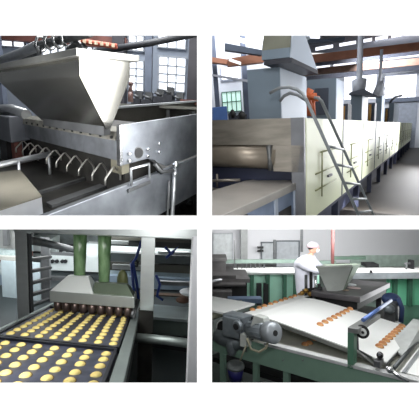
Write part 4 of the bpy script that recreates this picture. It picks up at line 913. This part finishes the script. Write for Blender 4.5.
# ---------------- left dark machine
lm4 = thing(R4, 'dough_machine', R4.at(214, 300, y=3.0), 'dark steel machine with stacked trays at the left edge', 'machine')
def bb(Y, px0, px1, py0, py1, m, name, par, d=.1):
    a = B4.at(px0, py1, y=Y); b = B4.at(px1, py0, y=Y); return MB(B4).box(a[0], b[0], Y, Y+d, a[2], b[2]).to(name, m, par)
m_dk = M('dark_grey_steel', (118, 116, 116), metal=.5, rough=.5, nscale=5, namt=.2)  # even dark grey steel of the dough machine
bb(3.9, 205, 226, 261, 276, m_dk, 'head', lm4, .3); bb(3.88, 206, 227, 258.5, 261.5, m_dk, 'head_lid', lm4, .3)
bb(3.7, 205, 236, 275.5, 279, M('pale_lip4', (96, 94, 94), metal=.4, rough=.45), 'upper_tray', lm4, .5)
bb(3.7, 205, 250, 279, 283, m_dk, 'tray_face', lm4, .5); bb(3.6, 205, 246, 284.5, 286.5, M('pale_lip4', (96, 94, 94)), 'lower_lip', lm4, .3)
bb(3.75, 205, 247, 283, 300, m_black, 'dark_base', lm4, .4); bb(3.5, 205, 232, 292, 303, m_dk, 'side_box', lm4, .2)
bb(3.3, 228, 262, 299, 303.5, M('blue_grey_strip', (104, 124, 150), rough=.5), 'blue_strip', lm4, .1)
MB(B4).tube([B4.at(205, 283, y=3.5), B4.at(234, 277, y=3.9), B4.at(246, 274, y=4.2)], .03, 8).to('rail_tube', m_steel, lm4)
MB(B4).box(B4.at(228, 306, y=3.0)[0], B4.at(243, 306, y=3.0)[0], 3.0, 3.1, B4.at(228, 309, y=3.0)[2], B4.at(228, 304, y=3.0)[2]).to('tan_guard', M('tan_guard', (168, 164, 142), rough=.5), lm4)
# ---------------- back tables, wall, doors, beams (square-on frame)
m_gl = M('green_glass_panel', (176, 226, 204), rough=.3, nscale=1.2, namt=.12)
def table4(px0, px1, pyt, pyb, pf_, Y, m_face, label, legs):
    a = B4.at(px0, pyb, y=Y); b = B4.at(px1, pyb, y=Y)
    tk = thing(B4, 'long_table', ((a[0]+b[0])/2, Y, fl4), label, 'table')
    # depth back so that the top spans pyt..pyb
    z = a[2]; Yb = z/(B4.I@D(px0, pyt))[2]*(B4.I@D(px0, pyt))[1]
    MB(B4).box(a[0], b[0], Y, min(Yb, Y+1.6), z-.03, z).to('tabletop', m_belt, tk)
    MB(B4).box(a[0], b[0], Y-.01, Y+.02, B4.at(px0, pf_, y=Y)[2], z-.004).to('fascia', m_face, tk)
    zf_ = -1.88
    for px in legs:
        c = B4.at(px, 280, y=Y+.05); MB(B4).box(c[0]-.03, c[0]+.03, Y+.05, Y+.11, zf_, z-.03).to('leg', m_dgrn, tk)
    return tk
table4(233, 303, 268, 273, 274.2, 5.0, M('table_edge', (170, 180, 176)), 'long white table with green legs behind the worker at left', (252, 268, 285, 296))
table4(344, 470, 268, 272.5, 279, 4.9, M('grey_fascia', (140, 146, 150), rough=.5), 'long white table with a grey front along the right wall', (396, 411, 425))
sc_ = MB(B4).box(B4.at(244, 300, y=5.6)[0], B4.at(310, 300, y=5.6)[0], 5.13, 5.16, -1.88, B4.at(250, 273.5, y=5.13)[2]).to('green_screen', m_gl); tag(sc_, 'green glossy panel under the left white table', 'panel')
sc_ = MB(B4).box(B4.at(372, 300, y=5.5)[0], B4.at(470, 300, y=5.5)[0], 5.03, 5.06, -1.88, B4.at(400, 277, y=5.03)[2]).to('green_screen', M('vivid_green_panel', (130, 220, 178), rough=.35, nscale=1.5, namt=.15)); tag(sc_, 'vivid green panel under the right white table', 'panel')
for i, px in enumerate((257, 264)):
    a = B4.at(px, 296, y=5.03); b = B4.at(px+4.5, 284, y=5.03)
    tag(MB(B4).box(a[0], b[0], 5.03, 5.1, -1.88, b[2]).to('bin', m_black), ['dark narrow bin under the left table, nearer the dark machine', 'dark narrow bin under the left table, nearer the worker'][i], 'bin')
YB4 = 7.2
zt4 = B4.at(300, 190, y=YB4)[2]
a = B4.at(203, 300, y=YB4); b = B4.at(480, 300, y=YB4)
struct(MB(B4).box(a[0]-.6, b[0]+.5, YB4, YB4+.1, -1.6, .9).to('wall_back', M('clean_room_wall', (222, 222, 226), rough=.7, nscale=.8, namt=.02)))
a, b = B4.at(350, 266.5, y=YB4), B4.at(470, 254.5, y=YB4)
struct(MB(B4).box(a[0], b[0], YB4-.03, YB4-.002, a[2], b[2]).to('baseboard_back', M('pale_green_band', (186, 204, 194), rough=.6)))
def bs(Y, px0, px1, py0, py1, m, name, lab=None, cat=None, d=.05, st=False):
    a = B4.at(px0, py1, y=Y); b = B4.at(px1, py0, y=Y); o = MB(B4).box(a[0], b[0], Y, Y+d, a[2], b[2]).to(name, m)
    return struct(o) if st else tag(o, lab, cat)
# doors and windows of the left wall part
m_fr4 = M('grey_door_frame', (112, 118, 124), rough=.5)
def frame4(n, px0, px1, py0, py1, m, pane):
    a = B4.at(px0, py1, y=YB4-.06); b = B4.at(px1, py0, y=YB4-.06); y_ = YB4-.06; t_ = .03
    k = MB(B4); k.box(a[0], a[0]+t_, y_, y_+.05, a[2], b[2]).box(b[0]-t_, b[0], y_, y_+.05, a[2], b[2]).box(a[0], b[0], y_, y_+.05, b[2]-t_, b[2]).box(a[0], b[0], y_, y_+.05, a[2], a[2]+t_)
    o = struct(k.to(n, m)); MB(B4).box(a[0]+t_, b[0]-t_, y_+.02, y_+.03, a[2]+t_, b[2]-t_).to('pane', pane, o)
frame4('window_40', 261, 274.5, 242, 263, m_fr4, M('pane_pale', (214, 218, 222), rough=.3))
frame4('window_41', 275.5, 300, 240.5, 268, m_fr4, M('pane_grey', (196, 200, 206), rough=.3))
frame4('window_42', 213, 233, 233, 264, M('white_frame4', (200, 204, 208)), M('pane_white', (232, 236, 238), rough=.3))
bs(6.9, 241, 247.5, 225, 262, M('column_grey', (168, 170, 170), rough=.6), 'wall_column', 'light grey column on the left half of the back wall', 'column', .1)
bs(6.8, 273.5, 276, 240, 268, m_dsteel, 'door_post', 'dark upright post between the two grey-framed windows', 'post', .05)
bs(6.95, 257.5, 263.5, 246.5, 248.6, m_black, 'switch_box', 'upper black switch box on the white wall', 'switch'); bs(6.95, 257.5, 263.5, 250, 252, m_black, 'switch_box', 'lower black switch box on the white wall', 'switch')
bs(6.0, 222, 303, 259.5, 263.5, M('beam_green_grey', (142, 162, 152), rough=.5), 'overhead_rail', 'grey-green horizontal rail across the wall behind the worker', 'rail')
bs(6.0, 334, 366, 256.5, 259.8, M('beam_dark_green', (98, 122, 108), rough=.5), 'overhead_rail', 'dark green horizontal rail right of the pink pole', 'rail')
bs(6.1, 296, 336, 261, 264, M('beam_green_grey', (142, 162, 152), rough=.5), 'low_rail', 'pale green rail section just behind the worker and hopper', 'rail')
bs(5.8, 234, 235.2, 240, 272, m_dsteel, 'thin_pipe', 'thin grey pipe standing at the left end of the white table', 'pipe', .02)
bs(5.9, 262, 276, 264.5, 266.5, m_black, 'shelf_bracket', 'black bracket bar above the left white table', 'bracket', .03)
for i in range(7):
    px = 237+i*4.5; a = B4.at(px, 271.5, y=5.3); b = B4.at(px+.9, 264, y=5.3)
    tag(MB(B4).box(a[0], b[0], 5.3, 5.33, a[2], b[2]).to('guard_peg', m_dsteel), 'short upright peg standing in a row on the left white table', 'peg', 'pegs on the left table')
bs(5.0, 332, 334.6, 224.8, 264, M('pink_brown_pole', (98, 56, 54), rough=.5), 'support_pole', 'pinkish pole coming down behind the hopper', 'pole', .05)
bs(6.6, 301, 303.2, 224.8, 252, m_dsteel, 'support_pole', 'dark slim pole behind the head of the worker', 'pole', .04)
a = B4.at(366.5, 267.4, y=5.3); b = B4.at(379, 264.2, y=5.3); tag(MB(B4).box(a[0], b[0], 5.3, 5.5, a[2], b[2]).to('dark_case', m_black), 'flat black case lying on the right white table', 'case')
sk = thing(B4, 'label_machine', B4.at(409, 271, y=5.1), 'small dark device with an arm on the right white table', 'machine')
a, b = B4.at(411.5, 271, y=5.1), B4.at(414.5, 260.5, y=5.1); MB(B4).box(a[0], b[0], 5.1, 5.2, a[2], b[2]).to('stand', m_black, sk)
MB(B4).tube([B4.at(405, 263.5, y=5.1), B4.at(413, 263.5, y=5.15)], .03, 8).to('arm', m_dsteel, sk); MB(B4).tube([B4.at(406.5, 270.5, y=5.1), B4.at(406.5, 264, y=5.1)], .02, 8).to('foot', m_dsteel, sk)
o = MB(B4).tube([B4.at(391, 272, y=4.95), B4.at(405, 267.6, y=5.3)], .012, 6).to('wooden_stick', M('tan_wood', (196, 150, 104))); tag(o, 'tan wooden stick lying across the right white table', 'stick')
o = MB(B4).lathe(B4.at(371, 272.5, y=4.87), (0, 0, 1), [(0, .035), (.05, .04), (.06, .02)], 12).to('small_pot', m_black); tag(o, 'small dark pot at the front edge of the right white table', 'pot')
# ---------------- the worker
YP = 3.75
def j(px, py, dy=0.0): return B4.at(px, py, y=YP+dy)
def skin(R, name, verts, edges, m, parent, sub=1, root=0):
    org = Vector(parent.get('_org', (0, 0, 0))) if parent is not None else None
    pts = [R.W(v[0]) for v in verts]
    if org is None: org = pts[root].copy()
    me = bpy.data.meshes.new(name); me.from_pydata([tuple(p-org) for p in pts], edges, [])
    o = bpy.data.objects.new(name, me); COL.objects.link(o); me.materials.append(m)
    if parent is not None: o.parent = parent
    else: o.location = org
    o['_org'] = tuple(org)
    md = o.modifiers.new('skin', 'SKIN'); md.use_smooth_shade = True
    for i, v in enumerate(verts):
        r = v[1]; s_ = me.skin_vertices[0].data[i]; s_.radius = (r, r) if not isinstance(r, tuple) else r; s_.use_root = (i == root)
    sb = o.modifiers.new('sub', 'SUBSURF'); sb.levels = sub; sb.render_levels = sub
    return o
pelvis = j(306, 291)
wk = thing(B4, 'person', j(306, 328), 'worker in white coat, cap and face mask, leaning over the hopper with both arms out', 'person')
m_skin = M('skin', (205, 160, 135), rough=.5, namt=.03)
m_coat = M('white_coat', (214, 215, 226), rough=.8, nscale=8, namt=.04)
V = [(pelvis, .13), (j(306, 280), .12), (j(306, 269), .14), (j(308, 260), .09), (j(310.5, 255.5), .05), (j(312, 252), .055)]
E_ = [(0, 1), (1, 2), (2, 3), (3, 4), (4, 5)]
def add(parent, pts):
    for p, r in pts: V.append((p, r)); E_.append((parent, len(V)-1)); parent = len(V)-1
    return parent
hN = add(3, [(j(303, 260.5, -.11), .07), (j(310, 269.5, -.15), .048), (j(322, 270.5, -.16), .04), (j(331.5, 269.3, -.15), .026), (j(334.5, 269, -.15), .034)])
hF = add(3, [(j(310, 260, .11), .07), (j(320, 268, .13), .045), (j(330, 268.5, .12), .036), (j(337, 266.8, .1), .026), (j(340, 266.4, .1), .034)])
for hh, (hx, hy, dy) in ((hN, (334.5, 269, -.15)), (hF, (340, 266.4, .1))):
    for k, L_ in enumerate((3.6, 4.2, 4.0, 3.2)):
        d0 = (k-1.5)*.013
        add(hh, [(j(hx+1.6, hy+.2, dy+d0), .010), (j(hx+L_, hy+1.1, dy+d0*1.2), .0085), (j(hx+L_+.5, hy+2.1, dy+d0*1.2), .007)])
    add(hh, [(j(hx+.8, hy-.7, dy-.03), .011), (j(hx+2.0, hy-.5, dy-.045), .009)])
for s_ in (-1, 1):
    add(0, [(j(306+s_*1.5, 295, s_*.07), .10), (j(307.5+s_*1.2, 309, s_*.075), .062), (j(306+s_*1.2, 323.5, s_*.075), .042), (j(310+s_*1.2, 327, s_*.075), .036)])
body = skin(B4, 'body', V, E_, m_skin, wk, 1, 0)
# head
hc = j(313.2, 247.5)
MB(B4).ball(hc, .098, .078, .122, 24, 16).to('head', m_skin, wk)
MB(B4).ball((hc[0]+.055, hc[1]-.03, hc[2]-.005), .022, .018, .026).to('nose', m_skin, wk)
for s_ in (-1, 1):
    MB(B4).ball((hc[0]+.049, hc[1]+s_*.024-.01, hc[2]+.014), .010, .010, .008).to('eye', m_black, wk)
    MB(B4).ball((hc[0]-.004, hc[1]+s_*.05, hc[2]-.002), .018, .008, .028).to('ear', m_skin, wk)
MB(B4).ball((hc[0]-.018, hc[1], hc[2]+.014), .088, .080, .090, 20, 12).to('hair', M('dark_hair', (52, 44, 42), rough=.7), wk)
MB(B4).ball((hc[0]-.006, hc[1], hc[2]+.010), .118, .105, .108, 22, 6, top=True).to('cap_crown', M('white_cap', (214, 208, 214), rough=.8), wk)
MB(B4).lathe((hc[0]-.004, hc[1], hc[2]+.004), (0, 0, 1), [(0, .116), (.04, .120)], 22).to('cap_band', M('pinkish_cap_band', (206, 176, 182), rough=.8), wk)
MB(B4).ball((hc[0]+.042, hc[1]-.008, hc[2]-.028), .052, .058, .058, 18, 12).to('face_mask', M('white_mask', (240, 242, 246), rough=.7), wk)
# coat over the torso and arms
V = [(j(307, 292), (.2, .2)), (j(306, 281), (.24, .2)), (j(305.5, 270), (.27, .22)), (j(307, 261), (.19, .17)), (j(310, 256.5), .09)]
E_ = [(0, 1), (1, 2), (2, 3), (3, 4)]
add(3, [(j(302.5, 262.5, -.10), .14), (j(309.5, 270, -.15), .105), (j(321, 271, -.16), .08), (j(331, 269.8, -.15), .058)])
add(3, [(j(310, 261, .10), .14), (j(320, 268.3, .13), .10), (j(329, 268.8, .12), .075), (j(336, 267.2, .1), .055)])
for s_ in (-1, 1):
    add(0, [(j(306+s_*1.2, 300, s_*.06), .15), (j(306.5+s_*1.2, 309, s_*.065), .13)])
skin(B4, 'coat', V, E_, m_coat, wk, 1, 0)
for s_ in (-1, 1):
    MB(B4).tube([j(306.3+s_*1.2, 308, s_*.07), j(306+s_*1.2, 324, s_*.075)], [.085, .065], 12).to('trouser_leg', M('white_trouser', (214, 216, 222), rough=.8), wk)
    MB(B4).ball(j(308+s_*1.2, 326.6, s_*.075), .12, .05, .05).to('boot', M('white_boot', (220, 222, 224), rough=.5), wk)
def p4(px, py, y): return tuple(B4.W(B4.at(px, py, y=y)))
area('ceiling_fill', p4(330, 225.6, 2.0), p4(330, 340, 2.0), 2.0, 35, (1, 1, 1), 1.4)  # unseen overhead light added over the belt
area('ceiling_fill', p4(320, 225.4, 5.0), p4(320, 268, 7.2), 5.0, 300, (1, 1, 1), 1.4)  # added to brighten the back wall
area('ceiling_fill', p4(300, 225.6, 3.5), p4(310, 292, 5.1), 3.5, 85, (1, 1, 1), 1.2)  # added to light the worker and the green panels
area('ceiling_fill', p4(300, 226.5, .9), p4(310, 350, 3.0), .8, 18, (1, 1, 1), .3)  # added near the front to lift the vertical faces
area('side_fill', p4(448, 300, 3.2), p4(360, 300, 3.2), 2.0, 45, (.97, 1, 1))  # side light added at right, no window built



# ================================================================ camera, world, view
cam = bpy.data.cameras.new('camera'); cam.sensor_fit = 'HORIZONTAL'; cam.sensor_width = 36; cam.lens = 36*F/419.0
cam.clip_start = .02; cam.clip_end = 200
co = bpy.data.objects.new('camera', cam); COL.objects.link(co); co.location = EYE; co.rotation_euler = (math.pi/2, 0, 0)
bpy.context.scene.camera = co
w = bpy.data.worlds.new('world'); bpy.context.scene.world = w; w.use_nodes = True
w.node_tree.nodes['Background'].inputs[0].default_value = (1, 1, 1, 1); w.node_tree.nodes['Background'].inputs[1].default_value = 1.25
vs = bpy.context.scene.view_settings
vs.view_transform = 'Standard'; vs.look = 'None'; vs.exposure = 0; vs.gamma = 1; vs.use_curve_mapping = False
for o in bpy.data.objects:
    if '_org' in o: del o['_org']
